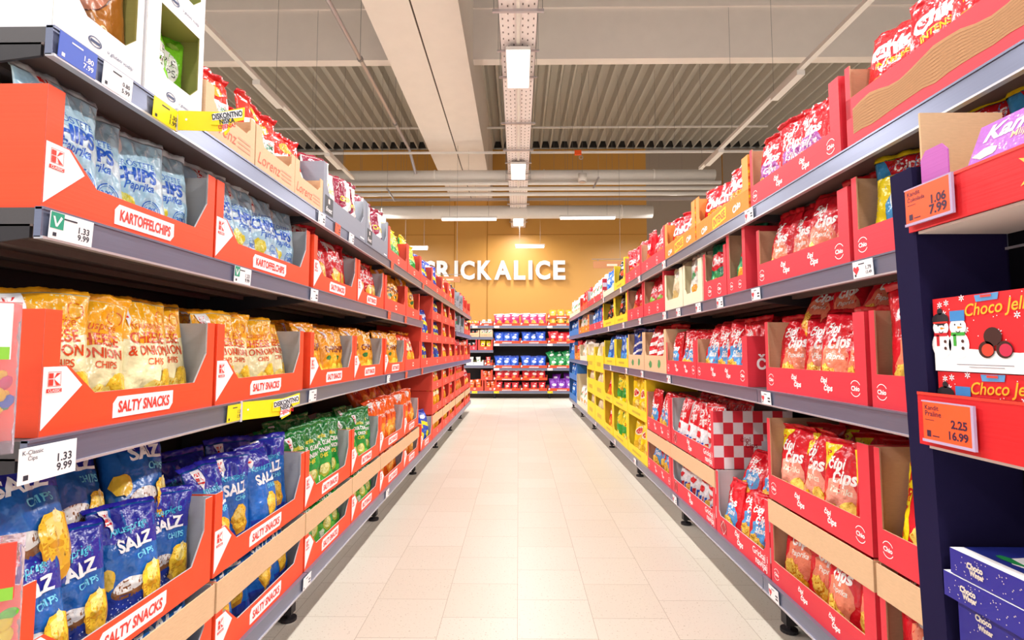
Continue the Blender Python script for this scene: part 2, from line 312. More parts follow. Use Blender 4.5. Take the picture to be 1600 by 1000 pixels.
NAMES = {  # design -> object name, short description
 'salt': ('salted_chips_bag', 'large blue chips bag'), 'salt_small': ('salted_chips_bag', 'blue salted chips bag'), 'cheese': ('cheese_chips_bag', 'yellow cheese chips bag'),
 'light': ('potato_chips_bag', 'light blue chips bag'), 'green': ('onion_chips_bag', 'green onion chips bag'), 'amber': ('corn_chips_bag', 'amber corn chips bag'),
 'redchip': ('potato_chips_bag', 'red-and-white chips bag'), 'orange': ('paprika_snack_bag', 'orange paprika snack bag'), 'paprika': ('paprika_chips_bag', 'red paprika chips bag'),
 'mushroom': ('mushroom_chips_bag', 'red-and-purple chips bag'), 'salted_red': ('potato_chips_bag', 'red-and-blue chips bag'), 'fans': ('potato_chips_bag', 'red-white-blue chips bag'),
 'party': ('party_chips_bag', 'red party-pack chips bag'), 'party_front': ('party_chips_bag', 'yellow-cornered red chips bag'), 'intense': ('ridged_chips_bag', 'glossy red chips bag'),
 'chio': ('snack_bag', 'red-orange snack bag'), 'chio_green': ('snack_bag', 'dark green snack bag'), 'chio_lime': ('snack_bag', 'red-and-lime snack bag'), 'yellow': ('potato_chips_bag', 'plain yellow chips bag'),
 'greenyellow': ('puffed_snack_bag', 'green-yellow snack bag'), 'blueyellow': ('puffed_snack_bag', 'blue-yellow snack bag'), 'oranged': ('puffed_snack_bag', 'orange-yellow snack bag'),
 'naturals': ('potato_chips_bag', 'red-white-green chips bag'), 'apple': ('apple_chips_bag', 'lime apple chips bag'), 'gold': ('bread_chips_bag', 'copper bread chips bag'), 'maroon': ('vegetable_chips_bag', 'maroon-white chips bag'),
 'surf': ('potato_chips_bag', 'blue-yellow chips bag'), 'stripes': ('puffed_snack_bag', 'red-white striped bag'), 'stripes_blue': ('puffed_snack_bag', 'blue-white striped bag'), 'blue': ('snack_bag', 'bright blue snack bag'),
 'black': ('snack_bag', 'black-orange snack bag'), 'clear': ('puffed_snack_bag', 'cream puffed-snack bag'), 'white': ('snack_bag', 'white snack bag'),
 'kblue': ('cracker_bag', 'blue cracker bag'), 'kred': ('cracker_bag', 'red cracker bag'), 'kpink': ('cracker_bag', 'pink-white cracker bag'), 'kgreen': ('cracker_bag', 'green cracker bag'),
 'kpurple': ('cracker_bag', 'purple cracker bag'), 'kamber': ('cracker_bag', 'amber cracker bag')}

def bag_meshes(key, seed):
    W, H, Dp, base, seal, shapes = D[key]
    nu, nv = 26, 36
    r = random.Random(seed*131 + len(key)); off = Vector((r.uniform(0, 90), r.uniform(0, 90), r.uniform(0, 90)))
    bend = r.uniform(-.012, .012); topt = r.uniform(-.02, .025); skew = r.uniform(-.012, .012)
    folds = [(r.uniform(-.8, .8), r.uniform(.10, .22), r.uniform(.003, .008)) for _ in range(5)]
    def surf(u, v, side):
        au = abs(u)
        wv = W/2*(1 - .13*math.sin(math.pi*min(1, max(0, v)))**.7)
        cross = max(0, 1 - au**2.4)**.62
        pv = math.sin(math.pi*min(1, max(0, (v*.985+.015))**.82))**.62 if v < 1 else 0
        y = Dp/2*cross*pv
        e = max(0, (v-.72)/.28)**1.3 + .6*max(0, (.14-v)/.14)
        n1 = noise.noise(Vector((u*2.2, v*3.0, side*7)) + off); n2 = 1 - 2*abs(noise.noise(Vector((u*4.4 + v*2, v*6.5 - u, side*3)) + off)); n3 = noise.noise(Vector((u*9, v*13, side)) + off)
        k = (1 - au**6)*min(1, (1-v)*9+.12)
        y += k*(.012*n1 + .009*n2*(.55 + 1.3*e) + .003*n3)
        for fu, fw, fa in folds:
            y -= fa*e*k*math.exp(-((u-fu)/fw)**2)*1.6
        x = u*wv + .004*n1*(v) + skew*v*v
        z = v*H*(1 - .012*au**2) + .004*noise.noise(Vector((u*2, v*2, 3)) + off)*v
        yy = -side*y + bend*math.sin(u*2.2)*v + topt*v**3 - .02*(1-v)*0
        return Vector((x, yy, z))
    G = {}
    for side in (1, -1):
        for j in range(nv+1):
            for i in range(nu+1):
                G[side, i, j] = surf(2*i/nu - 1, j/nv, side)
    mb = MB(); mf = mat(base, 'foil')
    vid = {}
    def vert(side, i, j):
        if i in (0, nu) or j in (0, nv): side = 1
        k = (side, i, j)
        if k not in vid:
            vid[k] = len(mb.v); mb.v.append(tuple(G[k]))
        return vid[k]
    mi = mb.mat(mf)
    for side in (1, -1):
        for j in range(nv):
            for i in range(nu):
                q = (vert(side, i, j), vert(side, i+1, j), vert(side, i+1, j+1), vert(side, i, j+1))
                mb.f.append(q if side == 1 else q[::-1]); mb.mi.append(mi)
    def at(u, v, lift):
        u = max(-.995, min(.995, u)); v = max(.004, min(.996, v))
        fi = (u+1)/2*nu; fj = v*nv; i = min(nu-1, int(fi)); j = min(nv-1, int(fj)); a = fi-i; b = fj-j
        p00, p10, p11, p01 = G[1,i,j], G[1,i+1,j], G[1,i+1,j+1], G[1,i,j+1]
        p = p00*(1-a)*(1-b) + p10*a*(1-b) + p11*a*b + p01*(1-a)*b
        n = ((p10-p00)*(1-b) + (p11-p01)*b).cross((p01-p00)*(1-a) + (p11-p10)*a)
        n = n.normalized() if n.length > 1e-9 else Vector((0, -1, 0))
        if n.y > 0: n = -n
        return p + n*lift
    hw = W/2
    for li, s in enumerate(shapes):
        # work in metres on the flat front (x = u*hw, z = v*H)
        if s[0] == 't':
            _, st, u, v, w_, h, rot, bold, shear, col = s; g = text(st, u*hw, v*H, w_*hw, h*H if h else None, rot, bold, shear)
        elif s[0] == 'p': g = poly([(a*hw, b*H) for a, b in s[1]]); col = s[2]
        elif s[0] == 'e': _, u, v, ru, rv, rot, col = s; g = ell(u*hw, v*H, ru*hw, rv*H, 22, rot)
        elif s[0] == 'b': _, u, v, ru, rv, sd, col = s; g = blob(u*hw, v*H, ru*hw, rv*H, sd)
        elif s[0] == 'r': _, u, v, r0, r1, col = s; g = ring(u*hw, v*H, r0*hw, r1*hw)
        g = refine(g, .0085)
        lift = .0007 + .00012*li
        ok = [i for i, f in enumerate(g[1]) if all(abs(g[0][q][0]) < hw*1.02 and -.01 < g[0][q][1] < H*1.01 for q in f)]
        mb.add([at(p[0]/hw, p[1]/H, lift) for p in g[0]], [g[1][i] for i in ok], mat(col, 'foil'))
    body = mb.mesh('chips_bag', True)
    sb = MB(); ms = mat(seal, 'foil'); top = []; hgt = .018
    tilt = r.uniform(-.9, .9)
    for sgn in (1, -1):
        for k in range(3):
            for i in range(nu+1):
                p = G[1, i, nv]; zz = hgt*k/2
                edge = (.0012*(i % 2) if k == 2 else 0)
                sb.v.append((p.x*(1+.01*k), p.y + math.sin(tilt)*zz - sgn*.0009 + .002*k*math.sin(i*.8+seed), p.z - .003 + math.cos(tilt)*zz + edge))
    o2 = 3*(nu+1); mi = sb.mat(ms)
    for k in range(2):
        for i in range(nu):
            a = k*(nu+1)+i; q = (a, a+1, a+nu+2, a+nu+1); sb.f.append(q); sb.mi.append(mi)
            sb.f.append(tuple(o2+t for t in q[::-1])); sb.mi.append(mi)
    for i in range(nu):
        a = 2*(nu+1)+i; sb.f.append((a, a+1, o2+a+1, o2+a)); sb.mi.append(mi)
    return body, sb.mesh('top_seal', True), W, H
_B = {}
def bag(key, variant, loc, rot, scale, label, group):
    k = (key, variant)
    if k not in _B: _B[k] = bag_meshes(key, variant+1)
    body, seal, W, H = _B[k]
    o = obj(NAMES[key][0], body); s = obj('top_seal', seal, o)
    o.location = loc; o.rotation_euler = rot; o.scale = (scale*.95, scale, scale*1.04)
    tag(o, label, 'bag of snacks', group); return o

ORD = ['first', 'second', 'third', 'fourth', 'fifth', 'sixth', 'seventh', 'eighth', 'ninth', 'tenth', 'eleventh', 'twelfth', 'thirteenth', 'fourteenth', 'fifteenth', 'sixteenth', 'seventeenth', 'eighteenth']
# ------------------------------------------------------------------ floor, walls, ceiling
def floor_mat():
    m = bpy.data.materials.new('floor_tiles'); m.use_nodes = True; nt = m.node_tree; b = nt.nodes['Principled BSDF']; L = nt.links.new; N = nt.nodes.new
    tc = N('ShaderNodeTexCoord'); mp = N('ShaderNodeMapping'); mp.inputs['Rotation'].default_value = (0, 0, R(90)); mp.inputs['Location'].default_value = (0.04, .005, 0)
    L(tc.outputs['Object'], mp.inputs[0]); br = N('ShaderNodeTexBrick'); L(mp.outputs[0], br.inputs['Vector'])
    br.offset = .5; br.inputs['Scale'].default_value = 1; br.inputs['Brick Width'].default_value = .31; br.inputs['Row Height'].default_value = .31; br.inputs['Mortar Size'].default_value = .0013; br.inputs['Mortar Smooth'].default_value = .3
    br.inputs['Color1'].default_value = lin('DAD2C4'); br.inputs['Color2'].default_value = lin('D4CBBB'); br.inputs['Mortar'].default_value = lin('A89A86')
    n = N('ShaderNodeTexNoise'); n.inputs['Scale'].default_value = 120; n.inputs['Detail'].default_value = 2; L(tc.outputs['Object'], n.inputs['Vector'])
    rp = N('ShaderNodeValToRGB'); rp.color_ramp.elements[0].position = .30; rp.color_ramp.elements[0].color = (.55, .48, .38, 1); rp.color_ramp.elements[1].position = .36; rp.color_ramp.elements[1].color = (1, 1, 1, 1)
    L(n.outputs[0], rp.inputs[0]); mx = N('ShaderNodeMixRGB'); mx.blend_type = 'MULTIPLY'; mx.inputs[0].default_value = .8; L(br.outputs[0], mx.inputs[1]); L(rp.outputs[0], mx.inputs[2]); L(mx.outputs[0], b.inputs['Base Color'])
    b.inputs['Roughness'].default_value = .38; return m
mb = MB(); mb.box(-10, 10, -5, 15, -.1, 0, floor_mat()); struct(mb.build('floor'))
def wall_mat():
    m = bpy.data.materials.new('ochre_panels'); m.use_nodes = True; nt = m.node_tree; b = nt.nodes['Principled BSDF']; L = nt.links.new; N = nt.nodes.new
    tc = N('ShaderNodeTexCoord'); sx = N('ShaderNodeSeparateXYZ'); L(tc.outputs['Object'], sx.inputs[0])
    a = N('ShaderNodeMath'); a.operation = 'GREATER_THAN'; a.inputs[1].default_value = -5.2; L(sx.outputs[0], a.inputs[0])
    c = N('ShaderNodeMath'); c.operation = 'LESS_THAN'; c.inputs[1].default_value = 3.76; L(sx.outputs[0], c.inputs[0])
    d = N('ShaderNodeMath'); d.operation = 'MULTIPLY'; L(a.outputs[0], d.inputs[0]); L(c.outputs[0], d.inputs[1])
    mx = N('ShaderNodeMixRGB'); L(d.outputs[0], mx.inputs[0]); mx.inputs[1].default_value = lin('A39486'); mx.inputs[2].default_value = lin('D29A48'); L(mx.outputs[0], b.inputs['Base Color'])
    b.inputs['Roughness'].default_value = .45; n = N('ShaderNodeTexNoise'); n.inputs['Scale'].default_value = 2; L(tc.outputs['Object'], n.inputs['Vector'])
    bp = N('ShaderNodeBump'); bp.inputs['Distance'].default_value = .01; bp.inputs['Strength'].default_value = .2; L(n.outputs[0], bp.inputs['Height']); L(bp.outputs[0], b.inputs['Normal']); return m
mb = MB(); wm = wall_mat(); dk = mat('3A2A14', 'paint')
mb.box(-10, 10, 15, 15.2, 0, 7.04, wm)
for x in (-6.0, -1.87, -.91, 6.0): mb.box(x-.012, x+.012, 14.985, 15.0, 0, 6.9, mat('B07820', 'paint'))
mb.box(-5.2, -1.87, 14.992, 15.0, 4.47, 4.485, mat('B07820', 'paint')); mb.box(-.91, 3.76, 14.992, 15.0, 4.47, 4.485, mat('B07820', 'paint'))
struct(mb.build('wall_back'))
mb = MB(); mb.box(-10.2, -10, -5, 15.2, 0, 7.3, mat('A39486', 'paint')); struct(mb.build('wall_left'))
mb = MB(); mb.box(10, 10.2, -5, 15.2, 0, 7.3, mat('A39486', 'paint')); struct(mb.build('wall_right'))
mb = MB(); dm = mat('BFBAB0', 'paint'); x = -10; per = .28; vs = []
while x < 10:
    for dx, dz in ((0, 0), (.045, 0), (.09, .18), (.235, .18), (.28, 0)): vs.append((x+dx, dz))
    x += per
n = len(vs)
mb.add([(a, -5, 7.06+b) for a, b in vs] + [(a, 15.6, 7.06+b) for a, b in vs], [(i, i+1, n+i+1, n+i) for i in range(n-1) if vs[i] != vs[i+1]], dm)
mb.box(-10.2, 10.2, -5, 15.8, 7.25, 7.32, mat('5A544C', 'paint'))
struct(mb.build('ceiling'))
mb = MB(); mb.box(-10, 10, 14.90, 14.96, 7.065, 7.24, mat('1E1A18', 'paint')); mb.box(-10, 10, 15.6, 15.8, 6.8, 7.3, mat('2A2420', 'paint')); struct(mb.build('void_shade'))  # near-black strips added as painted shade in the rib voids above the wall
cm = mat('EFE4DC', 'concrete')
mb = MB(); mb.box(-10, 10, 8.4, 8.58, 5.98, 7.06, cm); mb.box(-10, 10, 8.36, 8.62, 6.86, 7.06, cm); struct(mb.build('trim_2'), 'pale concrete roof beam crossing the hall under the ribbed ceiling')
mb = MB(); mb.box(-1.98, -1.385, -5, 15, 5.51, 7.06, cm); mb.box(-1.36, -.76, -5, 15, 5.51, 7.06, cm); mb.box(-1.39, -1.355, -5, 15, 5.53, 7.06, mat('4A3E34', 'paint')); struct(mb.build('trim_3'), 'long double concrete beam running down the hall')
mb = MB(); mb.box(-10, 10, 1.6, 1.8, 6.27, 7.06, cm); struct(mb.build('trim_4'), 'second concrete cross beam')
# ------------------------------------------------------------------ things under the ceiling
wh = mat('E6E0DA', 'paint'); gal = mat('C4BCBE', 'metal'); dkw = mat('8A8480', 'paint'); litm = mat('FFFFFF', 'lit')
for i, (y, vis) in enumerate(LAMPS):
    e = empty('ceiling_light', (0, y, LAMP_H))
    m = MB(); m.box(-.145, .145, -.44, .44, .012, .05, wh); m.build('housing', e)
    m = MB(); m.box(-.135, .135, -.425, .425, 0, .012, litm); m.build('diffuser', e)
    for yy in (-.3, .3):
        m = MB(); m.box(-.25, .25, yy-.012, yy+.012, .07, .09, gal); m.box(-.24, -.235, yy-.003, yy+.003, .09, 1.5, dkw); m.box(.235, .24, yy-.003, yy+.003, .09, 1.5, dkw); m.build('bracket', e)
    tag(e, {2: 'rectangular ceiling light panel closest to us under the cable tray', 3: 'middle ceiling light panel of three under the cable tray', 4: 'smallest lit ceiling panel, below the far round duct'}.get(i, 'ceiling light panel above the aisle behind the view'), 'light', 'light panels under the cable tray')
# perforated cable tray with slots
e = empty('cable_tray', (0, 0, 4.69)); m = MB(); tm = mat('F0E6E6', 'paint'); m.box(-.21, .21, -2, 15, 0, .006, tm); m.box(-.21, -.205, -2, 15, 0, .06, tm); m.box(.205, .21, -2, 15, 0, .06, tm); m.build('tray', e)
m = MB(); hm = mat('6A5F5C', 'paint'); y = 3.0
while y < 14.8:
    for x in (-.17, -.11, -.05, .05, .11, .17): m.box(x-.007, x+.007, y-.02 + (.03 if abs(x) == .11 else 0), y+.012 + (.03 if abs(x) == .11 else 0), -.001, 0, hm)
    y += .12
m.build('slots', e)
m = MB(); m.box(-.02, .02, -2, 15, -.03, -.001, wh); m.build('cable_channel', e)
for y in (5.2, 7.9, 9.0, 10.6, 12.4):
    m = MB(); m.box(-.27, .27, y-.015, y+.015, -.06, -.03, gal)
    for x in (-.255, .255): m.tube((x, y, -.03), (x, y, 2.4), .004, dkw, 6)
    m.build('hanger', e)
tag(e, 'perforated metal cable tray running along the ceiling above the aisle', 'cable tray')
class W1:                                               # every wire a part of its own
    def __init__(s): s.p = []
    def build(s, name, e):
        for a, b, r in s.p: q = MB(); q.tube(a, b, r, dkw, 5); q.build(name, e)
def wires(m, pts, top, r=.003):
    for x, y, z in pts: m.p.append(((x, y, z), (x, y, top), r))
def rail(X, yend, ys, lab):
    e = empty('light_rail', (X, 0, 4.60)); m = MB(); m.box(-.035, .035, 0, yend, 0, .05, wh); m.build('rail', e)
    for y in ys:
        m = MB(); m.box(-.05, .05, y-.34, y+.34, -.06, 0, wh); m.build('light_fitting', e)
    m = W1(); wires(m, [(0, y, .05) for y in (2.2, 4.6, 7.0, 8.4, 9.8)], 2.45); m.build('hanging_wire', e)
    tag(e, lab, 'light rail')
rail(-3.4, 10.4, (6.8, 9.3), 'white light rail hanging over the neighbouring aisle beside the round grey pipe')
rail(3.54, 9.9, (6.65, 9.2), 'white light rail hanging above the orange ridged-chips cartons')
e = empty('sprinkler_pipe', (-2.35, 0, 5.42)); m = MB(); m.tube((0, 0, 0), (0, 10.86, 0), .032, gal, 12); m.tube((0, 10.86, 0), (.12, 11.0, -.5), .032, gal, 12); m.build('pipe', e)
m = MB()
for y in (5.1, 7.4, 9.6): m.tube((0, y-.02, 0), (0, y+.02, 0), .045, dkw, 12); m.tube((0, y, .03), (0, y, 1.64), .004, dkw, 5)
m.build('pipe_clip', e); tag(e, 'grey pipe running down the hall beside the wide double beam', 'pipe')
def duct(name, y, z, r, x0, x1, lab, strips=0):
    e = empty(name, (0, y, z)); m = MB(); m.tube((x0, 0, 0), (x1, 0, 0), r, wh, 24); m.build('duct_tube', e, True)
    m = MB()
    x = x0
    while x < x1: m.tube((x, 0, 0), (x+.03, 0, 0), r+.012, wh, 24); x += 2.4
    m.build('duct_collar', e)
    for k in range(strips):
        m = MB(); m.tube((x0-.1, -.1+.12*k, -r-.06-.085*k), (x1+.1, -.1+.12*k, -r-.06-.085*k), .042, wh, 12); m.build('pipe', e, True)
    m = W1(); wires(m, [(x, 0, r) for x in (-3.5, -2.6, -1.1, 1.2, 2.4, 3.6)], 7.06-z); m.build('hanging_wire', e)
    tag(e, lab, 'duct')
duct('air_duct', 11.2, 4.93, .13, -4.25, 4.3, 'white round duct with three thin pipes below it crossing the ceiling', 3)
duct('air_duct', 13.0, 4.61, .165, -4.6, 3.4, 'lower white round duct just above the wall lamps')
for nm, y, z, r, lab in (('metal_rail', 10.7, 5.27, .02, 'thin pale rail crossing beneath the wide double beam'), ('metal_rail', 12.2, 6.47, .018, 'thin pale rail crossing close under the ribbed ceiling'), ('metal_rail', 12.8, 4.88, .03, 'grey rail lying just above the lower white duct')):
    m = MB(); m.box(-6, 6, -r, r, -r, r, wh if r < .03 else gal); 
    e = empty(nm, (0, y, z)); m.build('bar', e); m = W1(); wires(m, [(x, 0, r) for x in (-4.4, -3.1, -2.9, -2.3, .9, 1.5, 2.9, 3.3)], 7.06-z); m.build('hanging_wire', e); tag(e, lab, 'rail')
def strip(px, py, y, half, lab, r=0):
    X, Z = on_wall(px, py, y)
    e = empty('linear_light', (X, y, Z), r); m = MB(); m.box(-half, half, -.05, .05, .02, .07, wh); m.build('housing', e)
    m = MB(); m.box(-half+.02, half-.02, -.055, .045, -.02, .02, litm); m.build('light_tube', e)
    m = W1(); wires(m, [(-half*.7, 0, .07), (half*.7, 0, .07)], 7.06-Z); m.build('hanging_wire', e); tag(e, lab, 'light', 'white linear lights')
strip(828, 386, 13.9, .40, 'short bright tube light above the white sign letters')
strip(648, 389, 13.0, .34, 'bright tube light above the first letter of the wall sign')
strip(733, 343, 12.4, .68, 'tube light under the lower duct above the wall joint')
strip(918, 341, 12.4, .68, 'tube light under the lower duct beyond the third light panel')
strip(580, 346, 12.4, .36, 'tube light just over the grey vegetable chips cartons')
for px, py, dx, dz, lab in ((935, 278, -.13, -.26, 'thin metal arm hanging beside the white smoke detector'), (605, 295, .2, -.3, 'thin metal arm hanging below the duct over the grey cartons')):
    X, Z = on_wall(px, py, 10.9); m = MB(); m.box(-.02, .02, -.02, .02, -.02, .02, gal); m.tube((0, 0, 0), (dx, -.1, dz), .018, gal, 8); o = m.build('hanging_bracket'); o.location = (X, 10.9, Z); m = W1(); wires(m, [(0, 0, .02)], 7.06-Z); m.build('hanging_wire', o); tag(o, lab, 'bracket')
e = empty('motion_sensor', (on_wall(910, 278, 10.8)[0], 10.8, on_wall(910, 278, 10.8)[1])); m = MB(); m.tube((0, 0, -.08), (0, 0, .09), .09, wh, 20); m.build('body', e, True); m = MB(); m.tube((0, 0, -.10), (0, 0, -.08), .07, gal, 20); m.build('lens', e); m = W1(); wires(m, [(0, 0, .09)], 7.06-on_wall(910, 278, 10.8)[1]); m.build('hanging_wire', e); tag(e, 'white round sensor hanging in front of the duct', 'sensor')
m = MB(); om = mat('F2581A', 'plastic'); m.box(-.07, .07, -.03, .03, -.04, .05, om); e = empty('cable_marker', (on_wall(903, 239, 10.6)[0], 10.6, on_wall(903, 239, 10.6)[1])); m.build('marker_box', e)
m = MB(); m.flat(ring(.06, -.11, .03, .045), -.03, gal); m.build('ring', e); tag(e, 'small orange box with a ring clipped to the thin rail', 'marker')
# wall sign
def solid_letter(ch, x0, x1, z0, z1, th, m, parent, name='letter'):
    vs, fs, tw, thh = text2d(ch, .035); cx, cz = (x0+x1)/2, (z0+z1)/2; sx, sz = (x1-x0)/tw, (z1-z0)/thh
    pts = [(cx+a*sx, cz+b*sz) for a, b in vs]; n = len(pts); b = MB()
    b.add([(p[0], 0, p[1]) for p in pts], fs, m); b.add([(p[0], th, p[1]) for p in pts], [f[::-1] for f in fs], m)
    cnt = {}
    for f in fs:
        for i in range(len(f)):
            k = (f[i], f[(i+1) % len(f)]); cnt[k] = 1
    side = [(a, c) for (a, c) in cnt if (c, a) not in cnt]
    b.add([(p[0], 0, p[1]) for p in pts] + [(p[0], th, p[1]) for p in pts], [(c, a, n+a, n+c) for a, c in side], m)
    b.build(name, parent)
e = empty('wall_sign', (0, 14.88, 0)); sg = mat('F4F2F0', 'plastic'); kx = 14.88/809
for ch, a, b_ in (('G', 660, 678.5), ('R', 681, 704), ('I', 709, 714.5), ('C', 718.6, 741), ('K', 745.5, 768), ('A', 772, 799), ('L', 803, 821), ('I', 826, 832), ('C', 837, 860), ('E', 865, 884)):
    solid_letter(ch, (a-810)*kx, (b_-810)*kx, on_wall(810, 437, 14.88)[1], on_wall(810, 407, 14.88)[1], .07, sg, e)
tag(e, 'big white raised capital letters mounted on the ochre back wall', 'sign')
for px0, px1, py0, py1, lab in ((668, 718, 432, 441, 'small brown hanging aisle sign in front of the white wall letters'), (928, 975, 408, 419, 'small brown hanging aisle sign above the top shelf of yellow bags')):
    y = 10.9; k = y/809; e = empty('hanging_sign', ((px0-810)*k, y, on_wall(px0, py1, y)[1])); W_ = (px1-px0)*k; H_ = (py1-py0)*k
    m = MB(); m.box(0, W_, 0, .02, 0, H_, mat('B5784A', 'paint')); m.flat(rect(W_*.45, W_*.8, H_*.3, H_*.6), -.001, mat('E2C6AE', 'ink')); m.build('sign_board', e)
    m = MB(); m.box(-.03, W_+.03, 0, .02, H_+.04, H_+.05, dkw); m.tube((.1, .01, H_), (.1, .01, H_+.05), .005, dkw, 6); m.tube((W_*.9, .01, H_+.05), (W_*.9, .01, 7.06-on_wall(px0, py1, y)[1]), .003, dkw, 6); m.build('hanging_rod', e); tag(e, lab, 'sign')

# ------------------------------------------------------------------ shelving
SH = [.20, .94, 1.357, 1.697]
railm = mat('7C8299', 'metal'); raile = mat('C9C6CC', 'metal'); shm = mat('4A4648', 'paint'); dark = mat('262226', 'paint'); under = mat('5E4E4A', 'paint')
LMOD = [(.905, 2.15), (2.15, 3.40), (3.40, 4.65), (4.65, 5.90), (5.90, 7.15), (7.15, 8.40), (8.40, 9.42)]
RMOD = [(.90, 2.15), (2.15, 3.40), (3.40, 4.65), (4.65, 6.00), (6.00, 7.38), (7.38, 8.72), (8.72, 10.08)]
def place(side, a, b):
    if side == 'L': return (XL, (a+b)/2, 0), R(90)
    if side == 'R': return (XR, (a+b)/2, 0), R(-90)
    return ((a+b)/2, BY, 0), 0
BY = 11.9
def bay(side, a, b, heights, lab, ends=(), depth=.50):
    loc, rz = place(side, a, b); e = empty('shelving_unit', loc, rz); Lh = (b-a)/2
    for h in heights:
        m = MB(); m.box(-Lh+.004, Lh-.004, .002, depth, h-.03, h, shm); m.box(-Lh+.004, Lh-.004, .004, depth-.02, h-.034, h-.03, under)
        for y in (.14, .28, .42): m.box(-Lh+.03, Lh-.03, y-.012, y+.012, h-.05, h-.034, under)
        s = m.build('shelf', e)
        m = MB(); m.prism([(-Lh+.002, h-.054), (Lh-.002, h-.054), (Lh-.002, h+.001), (-Lh+.002, h+.001)], -.012, .001, railm)
        m.box(-Lh+.002, Lh-.002, -.017, .0, h-.057, h-.052, raile); m.box(-Lh+.002, Lh-.002, -.015, .0, h-.003, h+.002, railm); m.build('price_rail', s)
        for sx in (-1, 1):
            if h > .5:
                m = MB(); x = sx*(Lh-.006)
                vs = [(x-.004*sx, .01, h-.03), (x-.004*sx, .01, h-.055), (x-.004*sx, depth, h-.12), (x-.004*sx, depth, h-.03)]
                m.add(vs + [(v[0]+.006*sx, v[1], v[2]) for v in vs], [(0,1,2,3), (7,6,5,4), (0,4,5,1), (1,5,6,2), (2,6,7,3)], dark); m.build('bracket', s)
    m = MB(); m.box(-Lh, Lh, depth+.005, depth+.03, .05, max(heights)-.05, dark); m.build('back_panel', e)
    for sx in (-1, 1):
        m = MB(); m.box(sx*Lh-.025 if sx > 0 else sx*Lh, sx*Lh if sx > 0 else sx*Lh+.025, depth-.03, depth+.004, 0, max(heights)+.02, dark); m.build('upright', e)
    m = MB(); m.box(-Lh, Lh, .20, .22, 0, .145, mat('5C4A3C', 'paint')); m.build('kick_plate', e)
    m = MB(); m.box(-Lh+.01, -Lh+.05, .05, .20, .03, .145, dark); m.tube((-Lh+.03, .07, .0), (-Lh+.03, .07, .012), .032, dark, 16); m.tube((-Lh+.03, .07, .01), (-Lh+.03, .07, .05), .01, dark, 8); m.build('foot', e)
    tag(e, lab, 'shelving', 'grey shelving of the %s' % {'L': 'left run', 'R': 'right run', 'B': 'far cross run'}[side])
for i, (a, b) in enumerate(LMOD):
    hs = [SH[0], SH[1], SH[3]] if i in (3, 4) else SH
    bay('L', a, b, hs, 'grey metal shelving unit, %s along the left run%s' % (ORD[i], ', stacked cartons and no third shelf' if i in (3, 4) else ''))
for i, (a, b) in enumerate(RMOD):
    hs = [SH[0], SH[2], SH[3]] if i == 4 else SH
    bay('R', a, b, hs, 'grey metal shelving unit, %s along the right run%s' % (ORD[i], ', with tall yellow stack' if i == 4 else ''))
bay('B', -.575, .675, [.17, .69, 1.25, 1.66], 'far shelving unit facing down the aisle, pink bags on top')
bay('B', .675, 1.925, [.17, .69, 1.25, 1.66], 'far shelving unit facing down the aisle, amber bags on top')
bay('B', -1.825, -.575, [.17, .75, 1.10, 1.40, 1.66], 'far shelving unit with closer shelves and mixed small cartons')

# ------------------------------------------------------------------ cartons
KO, KI = 'F24A1E', 'B9B6B8'; CR_, CI = 'DC3040', 'C79A78'; KR = 'D9B48C'
STY = {  # height, front band, near post, far post, cut, outer, inner, material, height of the square step next to the posts
 'K':  dict(H=.235, band=.072, pn=.036, pf=.034, cut=.05, step=.13, out=KO, inn=KI),
 'K2': dict(H=.235, band=.072, pn=.036, pf=.034, cut=.05, step=.13, out=KO, inn=KI),
 'C':  dict(H=.25, band=.092, pn=.05, pf=.022, cut=.0, step=0, out=CR_, inn=CI),
 'S':  dict(H=.25, band=.10, pn=.03, pf=.03, cut=.01, step=0, out=CR_, inn=CI),
 'O':  dict(H=.245, band=.10, pn=.06, pf=.05, cut=.02, step=0, out='F79A3A', inn='D98A3A'),
 'R':  dict(H=.235, band=.085, pn=.045, pf=.03, cut=.03, step=0, out='EE4A34', inn='C83A26'),
 'Z':  dict(H=.155, band=.095, pn=.04, pf=.03, cut=.02, step=0, out='E3BF98', inn='D2AC82', kind='kraft'),
 'G':  dict(H=.25, band=.105, pn=.04, pf=.04, cut=.045, step=0, out='8A909E', inn='A9AEB8'),
 'Y':  dict(H=.27, band=.08, pn=.05, pf=.035, cut=.03, step=0, out='F5D516', inn='D9BC14'),
 'Q':  dict(H=.30, band=.12, pn=.05, pf=.03, cut=.03, step=0, out='DDB78E', inn='C9A278', kind='kraft'),
 'W':  dict(H=.25, band=.075, pn=.045, pf=.02, cut=.03, step=0, out='F0EFF1', inn='9A9450'),
 'M':  dict(H=.245, band=.07, pn=.06, pf=.03, cut=.03, step=0, out='EFE3C6', inn='D9C8A0'),
 'B':  dict(H=.30, band=.10, pn=.05, pf=.03, cut=.0, step=0, out='2E78C4', inn='245E9E'),
 'F':  dict(H=.24, band=.09, pn=.035, pf=.03, cut=.02, step=0, out='E03040', inn='B9B6B8'),
 'T':  dict(H=.12, band=.06, pn=.01, pf=.01, cut=.0, step=0, out=KO, inn=KI),
 'V':  dict(H=.286, band=.075, pn=.03, pf=.03, cut=.0, step=0, out=CR_, inn=CI),
}
COLNAME = {'K': 'orange-red', 'K2': 'orange-red', 'C': 'red', 'S': 'red', 'O': 'orange', 'R': 'orange-red', 'Z': 'brown card', 'G': 'grey', 'Y': 'yellow', 'Q': 'brown card', 'W': 'white', 'M': 'cream', 'B': 'blue', 'F': 'checkered red', 'T': 'orange-red', 'V': 'tall red'}
inkw = mat('FFFFFF', 'ink')
